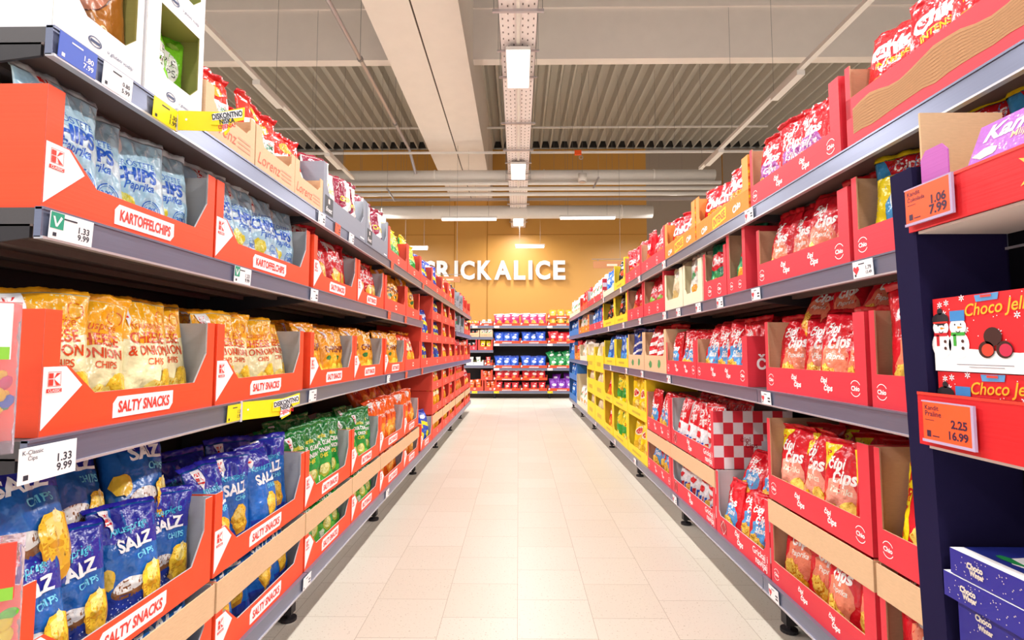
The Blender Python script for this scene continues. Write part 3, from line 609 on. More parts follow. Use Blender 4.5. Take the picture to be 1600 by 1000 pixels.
def cipi_mark(m, cx, cz, h, y=-.0008, c=inkw):
    m.flat(text('čipi', cx-.16*h, cz+.26*h, .62*h, rot=0, bold=.03, shear=.15), y, c); m.flat(text('čips', cx+.22*h, cz-.16*h, .8*h, bold=.03, shear=.15), y, c)
def chio_mark(m, cx, cz, r, y=-.0008):
    m.flat(text('Chio', cx, cz, 1.7*r, bold=.03), y, inkw); m.flat(ring(cx, cz, r*1.0, r*1.1, 30, 150), y, inkw); m.flat(ring(cx, cz, r*1.0, r*1.1, 210, 330), y, inkw)
rng = random.Random(11)
def carton(side, a, b, z, st, key=None, n=3, rows=1, where='', ordi=0, H=None, Dp=.40, kraft=False, title=None, bs=1.0, near=True, dz=0, setback=0.0, pile=0, sidet=True, tall_back=0, lean=0, front=0, torn=0, bh=None):
    S = STY[st]; H = H or S['H']; W = (b-a) - .006; t = .004; h = W/2
    loc, rz = place(side, a, b); loc = Vector(loc)
    fw = Matrix.Rotation(rz, 4, 'Z')
    loc = loc + fw @ Vector((0, setback, 0)); loc.z = z + .001
    ns = 1 if side == 'R' else -1                       # local x direction of the near end
    ck = S.get('kind', 'card'); mo = mat(S['out'], ck); mi = mat(S['inn'], 'kraft' if S['inn'] in (CI,) else ck)
    e = empty('display_carton', loc, rz + R(rng.uniform(-.4, .4)))
    Hp = H - (.09 if kraft else 0)
    band = S['band'] if not kraft else min(S['band'], .085)
    band = bh or band
    pl, pr = (S['pn'], S['pf']) if ns < 0 else (S['pf'], S['pn']); cut = S['cut']; step = S['step']
    if st == 'B' and key is None: prof = [(-h, 0), (h, 0), (h, H), (-h, H)]
    else:
        prof = [(-h, 0), (h, 0), (h, Hp), (h-pr, Hp)]
        if step: prof += [(h-pr, min(step+.02, Hp-.01)), (h-pr-cut, band)]
        else: prof += [(h-pr, band+cut), (h-pr-cut, band)] if cut else [(h-pr, band)]
        if step: prof += [(-h+pl+cut+.035, band), (-h+pl+.02, step), (-h+pl, step), (-h+pl, Hp), (-h, Hp)]
        else: prof += ([(-h+pl+cut, band), (-h+pl, band+cut)] if cut else [(-h+pl, band)]) + [(-h+pl, Hp), (-h, Hp)]
    m = MB()
    # front built of convex strips so the notch stays clean
    def fp(pts): m.prism(pts, 0, t, mo, mi, mi)
    if len(prof) == 4: fp(prof)
    else:
        fp([(-h, 0), (h, 0), (h, band), (-h, band)])
        l = [(-h, band)] + ([(-h+pl+cut+.035, band), (-h+pl+.02, step), (-h+pl, step)] if step else ([(-h+pl+cut, band), (-h+pl, band+cut)] if cut else [(-h+pl, band)])) + [(-h+pl, Hp), (-h, Hp)]
        r_ = [(h, band)] + [(h, Hp), (h-pr, Hp)] + ([(h-pr, min(step+.02, Hp-.01)), (h-pr-cut, band)] if step else ([(h-pr, band+cut), (h-pr-cut, band)] if cut else [(h-pr, band)]))
        fp(l); fp(r_)
    # artwork on the front
    y = -.0008
    if torn:                                            # the printed layer is ripped off and the brown card below shows
        band = .15; fp([(-h, .09), (h, .09), (h, band), (-h, band)])
        rt_ = random.Random(4); up = [(-h+.03+k*(W-.03)/16, .115+.012*math.sin(k*.9)+rt_.uniform(-.004, .004)) for k in range(17)]; dn = [(p_[0], .035+.006*k/16+rt_.uniform(-.004, .004)) for k, p_ in enumerate(up)]
        vs = up + dn; m.add([(v[0], -.0006, v[1]) for v in vs], [(k, k+1, 18+k, 17+k) for k in range(16)], mat('B98A5E', 'kraft'))
        for k in range(9): m.add([(up[i][0], -.0012 - .0015*(i % 2), dn[i][1] + (up[i][1]-dn[i][1])*(.1*k+.08+dz_)) for i in range(17) for dz_ in (0, .012)], [(2*i, 2*i+2, 2*i+3, 2*i+1) for i in range(16)], mat('8E6440', 'kraft'))
        chio_mark(m, h-.05, band*.4, .02)
    if torn: pass
    elif st in ('C', 'V') and W > .4:
        cipi_mark(m, -.06 - .02, band*.5, band*.62); cipi_mark(m, .10, band*.5, band*.62); chio_mark(m, h-.05, band*.5, band*.24); chio_mark(m, -h+.04, band*.48, band*.22)
    elif st == 'C' or st == 'V': chio_mark(m, -h*.5, band*.5, band*.22); chio_mark(m, h*.4, band*.5, band*.22)
    elif st == 'S':
        chio_mark(m, -h*.42, band*.45, band*.24); chio_mark(m, h*.42, band*.45, band*.24)
    elif st == 'O':
        m.flat(text('Chio', -h*.62, band*.42, .085, bold=.04, rot=10), y, inkw); m.flat(text('Chio', h*.62, band*.5, .085, bold=.04, rot=10), y, inkw)
        m.flat(poly([(-.085, .012), (.085, .03), (.085, band-.012), (-.085, band-.03)]), y, mat('F5E01E', 'ink')); m.flat(text('INTENSE', 0, band*.5, .15, .04, bold=.03, rot=6), y-.0004, mat('D8501A', 'ink'))
        k = -h
        while k < h: m.box(k, k+.0012, y, 0, .002, band-.004, mat('E07F22', 'ink')); k += .012
    elif st == 'Z':
        rc = mat('E05A38', 'ink'); m.flat(text('Lorenz', -h*.35, band*.52, W*.55, bold=.0, shear=.3), y, rc); m.flat(ring(-h*.2, band*.1, .03, .033, 200, 330), y, rc)
        for k in range(3): m.flat(rect(h*.25, h*.8, band*.62-k*.014, band*.62-k*.014+.006), y, mat('E59A78', 'ink'))
    elif st == 'G':
        m.flat(rect(-h+.02, -h+.12, .02, .105), y, mat('2A2C34', 'ink')); m.flat(rect(-h+.06, -h+.08, .072, .094), y-.0004, mat('F0DCD8', 'ink')); m.flat(text('finest', -h+.07, .045, .075, shear=.3), y-.0004, inkw); m.flat(rect(h-.10, h-.03, .02, .028), y, inkw)
    elif st == 'R':
        m.flat(ell(0, band*.5, .028, .018), y, mat('F8D8C8', 'ink')); m.flat(rect(-.022, .022, band*.5-.005, band*.5+.006), y-.0004, mat('C02A1A', 'ink'))
    elif st == 'Q':
        g = mat('4A9A5A', 'ink'); m.flat(blob(-h*.4, band*.45, .05, .028, 3), y, g); m.flat(blob(h*.4, band*.5, .04, .03, 5), y, g)
    elif st == 'W':
        nv_ = mat('30406A', 'ink'); m.flat(ring(-h*.15, band*.45, .014, .017, sz=.6), y, nv_); m.flat(rect(-h*.15-.012, -h*.15+.012, band*.45-.003, band*.45+.003), y, nv_); m.flat(text('u gluteni vodilji', h*.45, band*.42, W*.32, bold=0, shear=.3), y, nv_)
    elif st == 'F':
        c1 = inkw; m.flat(text('Grickaj i', h-.085, band*.66, .13, bold=.01), y, c1); m.flat(text('navijaj', h-.075, band*.28, .10, bold=.01), y, c1); cipi_mark(m, -.02, band*.5, band*.85)
        m.flat(rect(-h+.05, -h+.12, .02, .07), y, mat('B0202C', 'ink')); m.flat(ring(-h+.085, .045, .030, .034, n=4), y, inkw)
    elif st == 'Y':
        m.flat(rect(-h*.5, h*.4, band*.35, band*.6), y, mat('C7A912', 'ink')); m.flat(ell(h-.03 if ns > 0 else -h+.03, band+.02, .012, .018), y, mat('E8342A', 'ink'))
    m.build('front_panel', e)
    m = MB(); m.prism([(-h, .0), (h, .0), (h, H+tall_back), (-h, H+tall_back)], Dp-t, Dp, mi, mo); m.build('back_panel', e)
    for sx in (-1, 1):
        m = MB(); x0, x1 = (sx*h-t, sx*h) if sx > 0 else (sx*h, sx*h+t)
        m.box(x0, x1, t, Dp-t, 0, H, mi if True else mo)
        xo = sx*h + sx*.0006
        vs = [(xo, .0, 0), (xo, Dp, 0), (xo, Dp, H), (xo, .0, H)]; m.add(vs, [(0,1,2,3) if sx > 0 else (3,2,1,0)], mo)
        if st == 'F':
            wq = mat('EDE6EA', 'ink'); cw = Dp/8; q = H/5
            for i in range(8):
                for j in range(5):
                    if (i+j) % 2: 
                        vs = [(xo+sx*.0005, i*cw, j*q), (xo+sx*.0005, (i+1)*cw, j*q), (xo+sx*.0005, (i+1)*cw, (j+1)*q), (xo+sx*.0005, i*cw, (j+1)*q)]; m.add(vs, [(0,1,2,3) if sx > 0 else (3,2,1,0)], wq)
            if sx > 0:
                g = text('čipi', .16, H*.5, .05, bold=.01); m.add([(xo+.001, p[0], p[1]) for p in g[0]], g[1], mat('A01828', 'ink')); g = text('čips', .19, H*.4, .06, bold=.01); m.add([(xo+.001, p[0], p[1]) for p in g[0]], g[1], mat('A01828', 'ink'))
                vs = [(xo+.001, .24, H*.25), (xo+.001, .33, H*.25), (xo+.001, .33, H*.48), (xo+.001, .24, H*.48)]; m.add(vs, [(0,1,2,3)], mat('D9D4DC', 'ink'))
        if st == 'O':
            for k in range(9):
                z0 = k*H/9; vs = [(xo+sx*.0006, .0, z0), (xo+sx*.0006, .12, z0+.03), (xo+sx*.0006, .12, z0+.042), (xo+sx*.0006, .0, z0+.012)]
                if z0+.042 < H: m.add(vs, [(0,1,2,3) if sx > 0 else (3,2,1,0)], mat('E0501A' if k % 2 else 'F5E01E', 'ink'))
        if st == 'C' and sx > 0 and H > .2 and near and not kraft:
            g = text('čipi', .10, H*.45, .12, bold=.02); m.add([(xo+.001, p[0], p[1]) for p in g[0]], g[1], inkw)
        m.build('side_panel', e)
    m = MB(); m.box(-h+t, h-t, t, Dp-t, 0, t, mi); m.build('bottom_panel', e)
    if kraft:
        m = MB(); m.box(-h-.002, h+.002, -.004, .0, H-.088, H-.002, mat(KR, 'kraft')); m.box(-h-.004, -h-.001, -.004, .12, H-.088, H-.002, mat(KR, 'kraft')); m.box(h+.001, h+.004, -.004, .12, H-.088, H-.002, mat(KR, 'kraft')); m.build('card_band', e)
    if st in ('K', 'K2', 'T'):
        wl = mat('F6F3F4', 'ink'); rd = mat('E8382A', 'ink'); s_ = 1 if st != 'T' else .5
        m = MB(); m.prism([(-h+.002, .128*s_), (-h+.05*s_, .128*s_), (-h+.088*s_, .09*s_), (-h+.002, .012)], -.0012, -.0002, wl)
        X0, Z0 = -h+.012, .118*s_; q = .026*s_
        if near and st != 'T':
            m.flat(ring(X0+q/2, Z0-q/2, q*.70, q*.74, 45, 405, 4), -.002, rd)
            m.flat(rect(X0+.001, X0+q*.4, Z0-q*.45, Z0-.002), -.002, rd); m.flat(rect(X0+.001, X0+q*.4, Z0-q+.001, Z0-q*.52), -.002, rd)
            m.flat(poly([(X0+q*.45, Z0-q*.48), (X0+q*.65, Z0-.002), (X0+q, Z0-.002)]), -.002, rd); m.flat(poly([(X0+q*.45, Z0-q*.5), (X0+q*.65, Z0-q+.001), (X0+q, Z0-q+.001)]), -.002, rd)
            m.flat(rect(X0-.003, X0+q+.003, Z0-q-.012, Z0-q-.005), -.002, rd); m.flat(text('CLASSIC', X0+q/2, Z0-q-.0085, q, bold=.01), -.0026, wl)
        m.build('logo_label', e)
        wd = W*.36; cx = -h + W*.50; hh = .0225*s_; cz = .036*s_
        m = MB(); m.prism([(cx-wd/2, cz-hh), (cx+wd/2-.012, cz-hh), (cx+wd/2, cz-hh+.014*s_), (cx+wd/2, cz+hh), (cx-wd/2+.012, cz+hh), (cx-wd/2, cz+hh-.014*s_)], -.0012, -.0002, wl)
        m.flat(text(title or 'SALTY SNACKS', cx, cz, wd*.86, hh*1.15, bold=.03, shear=.1), -.002, rd); m.build('name_label', e)
    cn = '%s carton' % COLNAME[st]
    if where: tag(e, '%s of %s, %s in the %s' % (cn, NAMES[key][1].rsplit(' ', 1)[0] + ' bags' if key else 'snacks', ORD[ordi], where), 'carton', 'cartons in the ' + where)
    if key and n:
        Wb, Hb = D[key][0], D[key][1]
        slot = (W-.03)/n; s = max(.98, min(1.15, slot/Wb*1.25))*bs; Wb *= .95
        fan = 1 if side == 'R' else (-1 if side == 'L' else rng.choice((-1, 1)))
        for r_i in range(rows):
            for k in range(n):
                yaw = rng.uniform(-9, 9) + (fan*rng.uniform(6, 30) if side != 'B' else 0)
                x = -h + .015 + slot*(k+.5) + rng.uniform(-.006, .006)
                lim = h - .012 - Wb*s*.5*math.cos(R(yaw)); x = max(-lim, min(lim, x))
                yb = .012 + front + D[key][2]*s*.5 + .018*(k % 2)*(slot < Wb*s) + r_i*.115 + abs(math.sin(R(yaw)))*Wb*s*.35
                p = loc + fw @ Vector((x, yb, 0)); p.z = z + .008 + dz + (.015*r_i)
                idx = k+1 if ns < 0 else n-k
                lab = '%s, %s in %s carton%s, %s' % (NAMES[key][1], ORD[idx-1], ORD[ordi], ' rear row' if r_i else '', where)
                bag(key, rng.randrange(3), p, (R(rng.uniform(-10, -2) - lean), R(rng.uniform(-4, 4)), rz + R(yaw)), s*rng.uniform(.96, 1.03), lab, '%s in the %s' % (NAMES[key][0].replace('_', ' ') + 's', where))
        for k in range(pile):
            slot2 = (W-.08)/pile; x = -h+.04+slot2*(k+.5); p = loc + fw @ Vector((x, .11+.04*(k % 2), 0)); p.z = z + Hb*s*(.62 if key == 'salt' else .74)
            bag(key, rng.randrange(3), p, (R(rng.uniform(-30, -16)), R(rng.uniform(-18, 18)), rz+R(fan*rng.uniform(0, 25))), s*(1.25 if key == 'salt' else .95), '%s lying on top, %s in %s carton, %s' % (NAMES[key][1], ORD[k], ORD[ordi], where), '%s in the %s' % (NAMES[key][0].replace('_', ' ') + 's', where))
    return e
def zmap(side, z, h):
    if side == 'L': return max(.915, depth_at(810 - 704/z, XL, h))
    if side == 'R': return max(.90, depth_at(810 + 800/z, XR, h))
    return z
def row(side, z, where, items):
    for i, it in enumerate(items):
        a, b, st, key, n = it[:5]; kw = dict(it[5]) if len(it) > 5 else {}
        a, b = zmap(side, a, z), zmap(side, b, z)
        carton(side, a, b, z + kw.pop('up', 0), st, key, n, where=kw.pop('where', where), ordi=kw.pop('o', i), near=a < 4.7, **kw)
# ---- left run
LT = 'left top shelf'
row('L', SH[3], LT, [
  (.945, 1.195, 'W', 'gold', 1, dict(H=.50, bs=1.12, dz=.035, front=-.006)), (1.2, 1.42, 'W', 'apple', 2, dict(H=.25, bs=.88, dz=.045)),
  (1.43, 1.709, 'Z', 'naturals', 2, dict(rows=2)), (1.71, 2.01, 'Z', 'naturals', 2, dict(rows=2)), (2.01, 2.30, 'Z', 'naturals', 2, dict(rows=2)),
  (2.305, 2.945, 'G', 'maroon', 4), (2.95, 3.45, 'G', 'maroon', 3), (3.455, 4.06, 'R', 'greenyellow', 4), (4.065, 4.59, 'R', 'greenyellow', 3), (4.595, 5.21, 'R', 'blueyellow', 4), (5.215, 5.89, 'R', 'blueyellow', 4),
  (5.9, 6.4, 'R', 'oranged', 3), (6.41, 7.04, 'R', 'oranged', 3), (7.05, 7.6, 'G', 'black', 3), (7.6, 8.1, 'G', 'black', 3), (8.1, 8.7, 'R', 'chio', 3), (8.72, 9.3, 'R', 'chio', 3)])
carton('L', zmap('L', 1.2, 1.7), zmap('L', 1.42, 1.7), SH[3]+.25, 'W', 'apple', 2, where='left top shelf upper tier', ordi=0, bs=.88, dz=.045)
row('L', SH[2], 'left upper shelf', [
  (.94, 1.476, 'K', 'light', 4, dict(rows=2, title='KARTOFFELCHIPS')), (1.48, 2.15, 'K', 'light', 4, dict(rows=1, title='KARTOFFELCHIPS')), (2.19, 2.79, 'K', 'redchip', 4, dict(rows=1)), (2.8, 3.34, 'K', 'redchip', 4),
  (3.37, 3.99, 'R', 'amber', 4), (4.0, 4.56, 'R', 'amber', 3)])
row('L', SH[2], 'left upper shelf', [(7.12, 7.7, 'G', 'chio_green', 3, dict(o=6)), (7.72, 8.3, 'G', 'chio_green', 3, dict(o=7)), (8.36, 9.3, 'R', 'redchip', 4, dict(o=8))])
row('L', SH[1], 'left middle shelf', [
  (.935, 1.472, 'K', 'cheese', 4, dict(rows=1)), (1.48, 2.09, 'K', 'cheese', 4, dict(rows=2)), (2.16, 2.73, 'K', 'amber', 4, dict(rows=2)), (2.735, 3.33, 'K', 'amber', 4, dict(rows=2)), (3.36, 3.97, 'K', 'amber', 4),
  (3.98, 4.57, 'R', 'oranged', 3), (4.62, 5.21, 'R', 'blueyellow', 3), (5.22, 5.89, 'R', 'blueyellow', 3), (5.9, 6.5, 'R', 'oranged', 3), (6.5, 7.08, 'R', 'oranged', 3), (7.12, 7.7, 'R', 'chio', 3), (7.72, 8.3, 'R', 'redchip', 3), (8.36, 9.3, 'R', 'orange', 4)])
for t_, z in enumerate((SH[1]+.236, SH[1]+.472)):
    wn = 'left stacked cartons %s tier' % ('second', 'third')[t_]
    row('L', z, wn, [(4.62, 5.21, 'R', 'blueyellow', 3), (5.22, 5.89, 'R', 'blueyellow', 3), (5.9, 6.5, 'R', 'oranged', 3), (6.5, 7.08, 'R', 'oranged', 3)] [(1 if t_ else 0):])
row('L', SH[0], 'left base shelf lower tier', [
  (.88, 1.462, 'K', 'salt_small', 4, dict(kraft=True)), (1.472, 2.095, 'K', 'salt_small', 4, dict(kraft=True)), (2.10, 2.685, 'K', 'green', 4, dict(kraft=True)), (2.69, 3.24, 'K', 'green', 4, dict(kraft=True)), (3.25, 3.93, 'K', 'orange', 4, dict(kraft=True)), (3.94, 4.5, 'K', 'orange', 3, dict(kraft=True)),
  (4.62, 5.2, 'K', 'blueyellow', 3, dict(rows=2)), (5.22, 5.9, 'R', 'oranged', 3, dict(kraft=True)), (5.92, 6.5, 'R', 'oranged', 3, dict(kraft=True)), (6.5, 7.08, 'R', 'chio', 3, dict(kraft=True)), (7.12, 8.3, 'R', 'orange', 5, dict(kraft=True)), (8.36, 9.3, 'R', 'orange', 4, dict(kraft=True))])
for it in []: pass
row('L', SH[0]+.25, 'left base shelf upper tier', [
  (.88, 1.462, 'K', 'salt', 4, dict(rows=1, pile=3, bs=.86)), (1.472, 2.095, 'K', 'salt_small', 4, dict(rows=2, tall_back=.02)), (2.10, 2.685, 'K', 'green', 4, dict(rows=2, tall_back=.02)), (2.69, 3.24, 'K', 'green', 4, dict(rows=2, tall_back=.02)),
  (3.25, 3.93, 'K', 'orange', 4, dict(rows=1, pile=3)), (3.94, 4.5, 'K', 'orange', 3, dict(pile=2)), (5.22, 5.9, 'R', 'oranged', 3), (5.92, 6.5, 'R', 'oranged', 3), (6.5, 7.08, 'R', 'chio', 3), (7.12, 8.3, 'R', 'orange', 5), (8.36, 9.3, 'R', 'redchip', 4)])
row('L', SH[0]+.49, 'left base shelf third tier', [(5.22, 5.9, 'R', 'oranged', 3, dict(bs=.8)), (5.92, 6.5, 'R', 'oranged', 3, dict(bs=.8)), (6.5, 7.08, 'R', 'chio', 3, dict(bs=.8)), (7.12, 8.3, 'R', 'chio', 5, dict(bs=.8))])
# ---- right run
row('R', SH[3], 'right top shelf', [
  (.83, 1.555, 'C', 'intense', 4, dict(rows=1, H=.25, dz=.08, lean=4, torn=1)), (1.585, 2.2, 'C', 'mushroom', 4, dict(rows=1)), (2.215, 2.88, 'O', 'intense', 4), (2.885, 3.49, 'O', 'intense', 4, dict(rows=1)), (3.5, 4.17, 'S', 'chio', 4), (4.18, 4.79, 'S', 'chio', 3),
  (4.8, 5.35, 'Y', 'black', 3), (5.37, 6.05, 'M', 'blue', 4, dict(H=.10)), (6.06, 7.4, 'F', 'white', 5), (7.42, 8.3, 'R', 'chio', 3), (8.32, 9.15, 'M', 'white', 4, dict(H=.1)), (9.17, 10.0, 'M', 'white', 4, dict(H=.1))])
row('R', SH[2], 'right upper shelf', [
  (.92, 1.525, 'C', 'surf', 4), (1.54, 2.14, 'C', 'paprika', 4, dict(H=.235)), (2.245, 2.45, 'V', 'chio_green', 1), (2.455, 2.76, 'S', 'chio_green', 2, dict(bs=1.05)), (2.78, 3.10, 'M', 'white', 2), (3.11, 3.49, 'M', 'clear', 2), (3.50, 4.08, 'S', 'chio_lime', 3, dict(H=.28)), (4.10, 4.69, 'S', 'chio', 3, dict(H=.28)),
  (4.71, 5.3, 'Y', 'black', 3), (5.32, 6.03, 'Y', 'black', 3, dict(H=.3)), (6.06, 7.27, 'F', 'blue', 5), (7.3, 8.5, 'O', 'white', 4), (8.52, 10.0, 'B', 'blue', 4)])
row('R', SH[1], 'right middle shelf', [
  (.85, 1.45, 'C', 'paprika', 3, dict(H=.27)), (1.465, 2.06, 'C', 'paprika', 4, dict(rows=1, H=.27, pile=3)), (2.23, 2.865, 'C', 'salted_red', 4, dict(H=.22, rows=2)), (2.875, 3.445, 'C', 'salted_red', 4, dict(H=.21)), (3.455, 4.055, 'Q', 'stripes', 3), (4.065, 4.65, 'Q', 'stripes_blue', 3), (4.66, 5.25, 'Y', 'blue', 3), (5.27, 5.95, 'Y', 'blue', 3),
  (7.42, 8.3, 'M', 'white', 4), (8.32, 9.1, 'O', 'chio', 4), (9.12, 10.0, 'B', 'blue', 4)])
row('R', SH[0], 'right base shelf lower tier', [
  (.82, 1.405, 'C', 'paprika', 3, dict(kraft=True, H=.315)), (1.42, 2.02, 'C', 'paprika', 4, dict(kraft=True, H=.315)), (2.03, 2.575, 'F', 'salted_red', 4, dict(pile=3, H=.30)), (2.585, 3.33, 'F', 'fans', 4, dict(kraft=True, H=.295)), (3.335, 3.955, 'C', 'salted_red', 4, dict(kraft=True, H=.295)),
  (3.965, 4.65, 'Y', 'yellow', 3, dict(H=.33)), (4.66, 5.4, 'Y', 'greenyellow', 3, dict(H=.33)), (5.41, 5.93, 'Y', 'chio', 3, dict(H=.33)), (5.95, 6.65, 'Y', 'clear', 4, dict(H=.31, bh=.20, dz=.05)), (6.67, 7.4, 'Y', 'clear', 4, dict(H=.31, bh=.20, dz=.05)), (7.42, 8.7, 'M', 'white', 5, dict(H=.5)), (8.72, 10.0, 'B', 'blue', 4, dict(H=.36))])
row('R', SH[0], 'right base shelf upper tier', [
  (.82, 1.405, 'C', 'party', 3, dict(up=.32, H=.31)), (1.42, 2.02, 'C', 'party_front', 4, dict(up=.32, H=.31, rows=2)), (2.585, 3.33, 'F', 'fans', 4, dict(up=.30, H=.29, rows=2, o=2)), (3.335, 3.955, 'C', 'salted_red', 4, dict(up=.30, H=.28, o=3)),
  (3.965, 4.65, 'Y', 'yellow', 3, dict(up=.335, H=.33, o=4)), (4.66, 5.4, 'Y', 'greenyellow', 3, dict(up=.335, H=.33, o=5)), (5.41, 5.93, 'Y', 'chio', 3, dict(up=.335, H=.33, o=6)), (5.95, 6.65, 'Y', 'clear', 4, dict(up=.315, H=.31, bh=.20, dz=.05, o=7)), (6.67, 7.4, 'Y', 'clear', 4, dict(up=.315, H=.31, bh=.20, dz=.05, o=8)), (8.72, 10.0, 'B', 'blue', 4, dict(up=.37, H=.34, o=9))])
row('R', SH[0], 'right yellow stack top tier', [(5.95, 6.65, 'Y', 'clear', 4, dict(up=.63, H=.31, bh=.20, dz=.05)), (6.67, 7.4, 'Y', 'clear', 4, dict(up=.63, H=.31, bh=.20, dz=.05))])
# ---- far cross run
BS = [.17, .69, 1.25, 1.66]
row('B', BS[3], 'far top shelf', [(-.57, .04, 'T', 'kpink', 3), (.05, .66, 'T', 'kpink', 3), (.68, 1.30, 'T', 'kamber', 3, dict(bs=.8))])
carton('B', .68, 1.30, BS[3]+.17, 'T', 'kamber', 3, where='far top shelf second tier', ordi=0, bs=.75)
row('B', BS[2], 'far upper shelf', [(-.57, .04, 'T', 'kblue', 3, dict(rows=2)), (.05, .66, 'T', 'kblue', 3, dict(rows=2)), (.68, 1.30, 'T', 'kred', 3)])
row('B', BS[1], 'far middle shelf', [(-.57, .04, 'T', 'kblue', 3, dict(rows=2)), (.05, .66, 'T', 'kblue', 3, dict(rows=2)), (.68, 1.30, 'T', 'kgreen', 3, dict(pile=3))])
row('B', BS[0], 'far base shelf', [(-.57, .04, 'T', 'kred', 3, dict(bs=.75)), (.05, .66, 'T', 'kred', 3, dict(bs=.75)), (.68, 1.30, 'T', 'kpurple', 3, dict(pile=2))])
carton('B', -.57, .04, BS[0]+.24, 'T', 'kred', 3, where='far base shelf second tier', ordi=0, pile=0); carton('B', .05, .66, BS[0]+.24, 'T', 'kred', 3, where='far base shelf second tier', ordi=1, pile=2)
row('B', 1.66, 'far narrow top shelf', [(-1.20, -.90, 'T', 'kamber', 2, dict(bs=.5)), (-.89, -.59, 'T', 'white', 2, dict(bs=.5))])
row('B', 1.40, 'far narrow second shelf', [(-1.20, -.90, 'Z', 'black', 3, dict(bs=.65)), (-.89, -.59, 'Z', 'white', 3, dict(bs=.65))])
row('B', 1.10, 'far narrow third shelf', [(-1.20, -.95, 'S', 'black', 2, dict(bs=.7)), (-.93, -.59, 'R', 'yellow', 2, dict(bs=.7))])
row('B', .75, 'far narrow fourth shelf', [(-1.20, -.80, 'W', 'white', 2, dict(H=.12, bs=.6)), (-.78, -.59, 'T', 'redchip', 1, dict(bs=.6))])
row('B', .17, 'far narrow base shelf', [(-1.20, -.80, 'R', 'orange', 2, dict(bs=.8)), (-.78, -.50, 'R', 'orange', 2, dict(bs=.8))])
carton('B', -.86, -.59, .17+.24, 'R', 'orange', 2, where='far narrow base shelf upper tier', ordi=0, bs=.8)
# ------------------------------------------------------------------ price tags and hanging signs
tw = mat('F4F3F6', 'ink'); tk = mat('2A2C3A', 'ink'); tr = mat('D83A44', 'ink'); ty = mat('F7E21A', 'ink'); tg = mat('1E9A7A', 'ink')
def price_tag(side, z, h, lab, kind='plain', W=.075, H=.046, prices=None, col=None, drop=0, name=None, lift=.018):
    loc, rz = place(side, z, z); o_h = h - .028 - drop
    m = MB(); bg = {'plain': tw, 'heart': tw, 'green': tw, 'yellow': ty, 'red': mat('F2603A', 'ink'), 'blue': mat('4A66C8', 'ink')}[kind]
    m.box(-W/2, W/2, -.0012, .0, -H/2, H/2, bg); y = -.0016
    fg = tk if kind != 'blue' else tw
    if prices:
        m.flat(text(prices[0], W*.28, H*.04, W*.26, bold=.02), y, fg); m.flat(text(prices[1], W*.28, -H*.24, W*.28, bold=.02), y, fg)
    else:
        for k, q in enumerate((.02, -.22)): m.flat(rect(W*.18, W*.42, H*q-.003, H*q+.003), y, fg)
    if name:
        for k, s in enumerate(name): m.flat(text(s, -W*.28, H*(.36-.17*k), W*.09*len(s)*.42, bold=0), y, fg)
    else:
        m.flat(rect(-W*.2, W*.1, H*.28, H*.34), y, fg)
    m.flat(rect(-W*.42, -W*.34, -H*.4, -H*.26), y, fg)
    if kind == 'heart': m.flat(poly([(-W*.33, -H*.3), (-W*.18, 0), (-W*.2, H*.16), (-W*.27, H*.2), (-W*.33, H*.1), (-W*.39, H*.2), (-W*.46, H*.16), (-W*.48, 0)]), y, tr)
    if kind == 'green': m.flat(rect(-W*.49, -W*.2, -H*.12, H*.48), y, tg); m.flat(poly([(-W*.45, H*.33), (-W*.41, H*.33), (-W*.355, H*.06), (-W*.28, H*.36), (-W*.24, H*.30), (-W*.34, -H*.04), (-W*.38, -H*.04)]), y-.0004, tw)
    o = m.build('price_tag'); fw = Matrix.Rotation(rz, 4, 'Z'); p = Vector(loc) + fw @ Vector((0, -lift, 0)); p.z = o_h; o.location = p; o.rotation_euler = (R(3 if drop == 0 else 0), 0, rz)
    tag(o, lab, 'price tag', 'price tags on the shelf rails'); return o
zl = lambda x, h=1.1: depth_at(x, XL, h)
price_tag('L', (zl(18, SH[1])+zl(102, SH[1]))/2, SH[1], 'white price tag 1.33 and 9.99 hanging below the cheese chips carton', 'plain', .115, .062, ('1.33', '9.99'), drop=.012, name=('K-Classic', 'Čips'))
price_tag('L', (zl(58, SH[2])+zl(135, SH[2]))/2, SH[2], 'price tag with green square under the first light blue chips carton', 'green', .095, .05, ('1.33', '9.99'))
price_tag('L', (zl(355, SH[2])+zl(385, SH[2]))/2, SH[2], 'price tag with green square under the second light blue chips carton', 'green', .095, .05, ('1.33', '9.99'))
price_tag('L', (zl(75, SH[3])+zl(140, SH[3]))/2, SH[3], 'blue price card under the copper bread chips bag', 'blue', .085, .05, ('1.80', '7.99'))
price_tag('L', (zl(141, SH[3])+zl(200, SH[3]))/2, SH[3], 'white price tag 5.99 beside the blue card on the top rail', 'plain', .08, .05, ('0.80', '5.99'))
price_tag('L', (zl(226, SH[3])+zl(270, SH[3]))/2, SH[3], 'yellow price tag beside the yellow flag on the top rail', 'yellow', .09, .05, ('1.30', '1.99'))
price_tag('L', (zl(343, SH[1])+zl(373, SH[1]))/2, SH[1], 'yellow price tag under the second cheese chips carton', 'yellow', .085, .05, ('1.30', '1.99'))
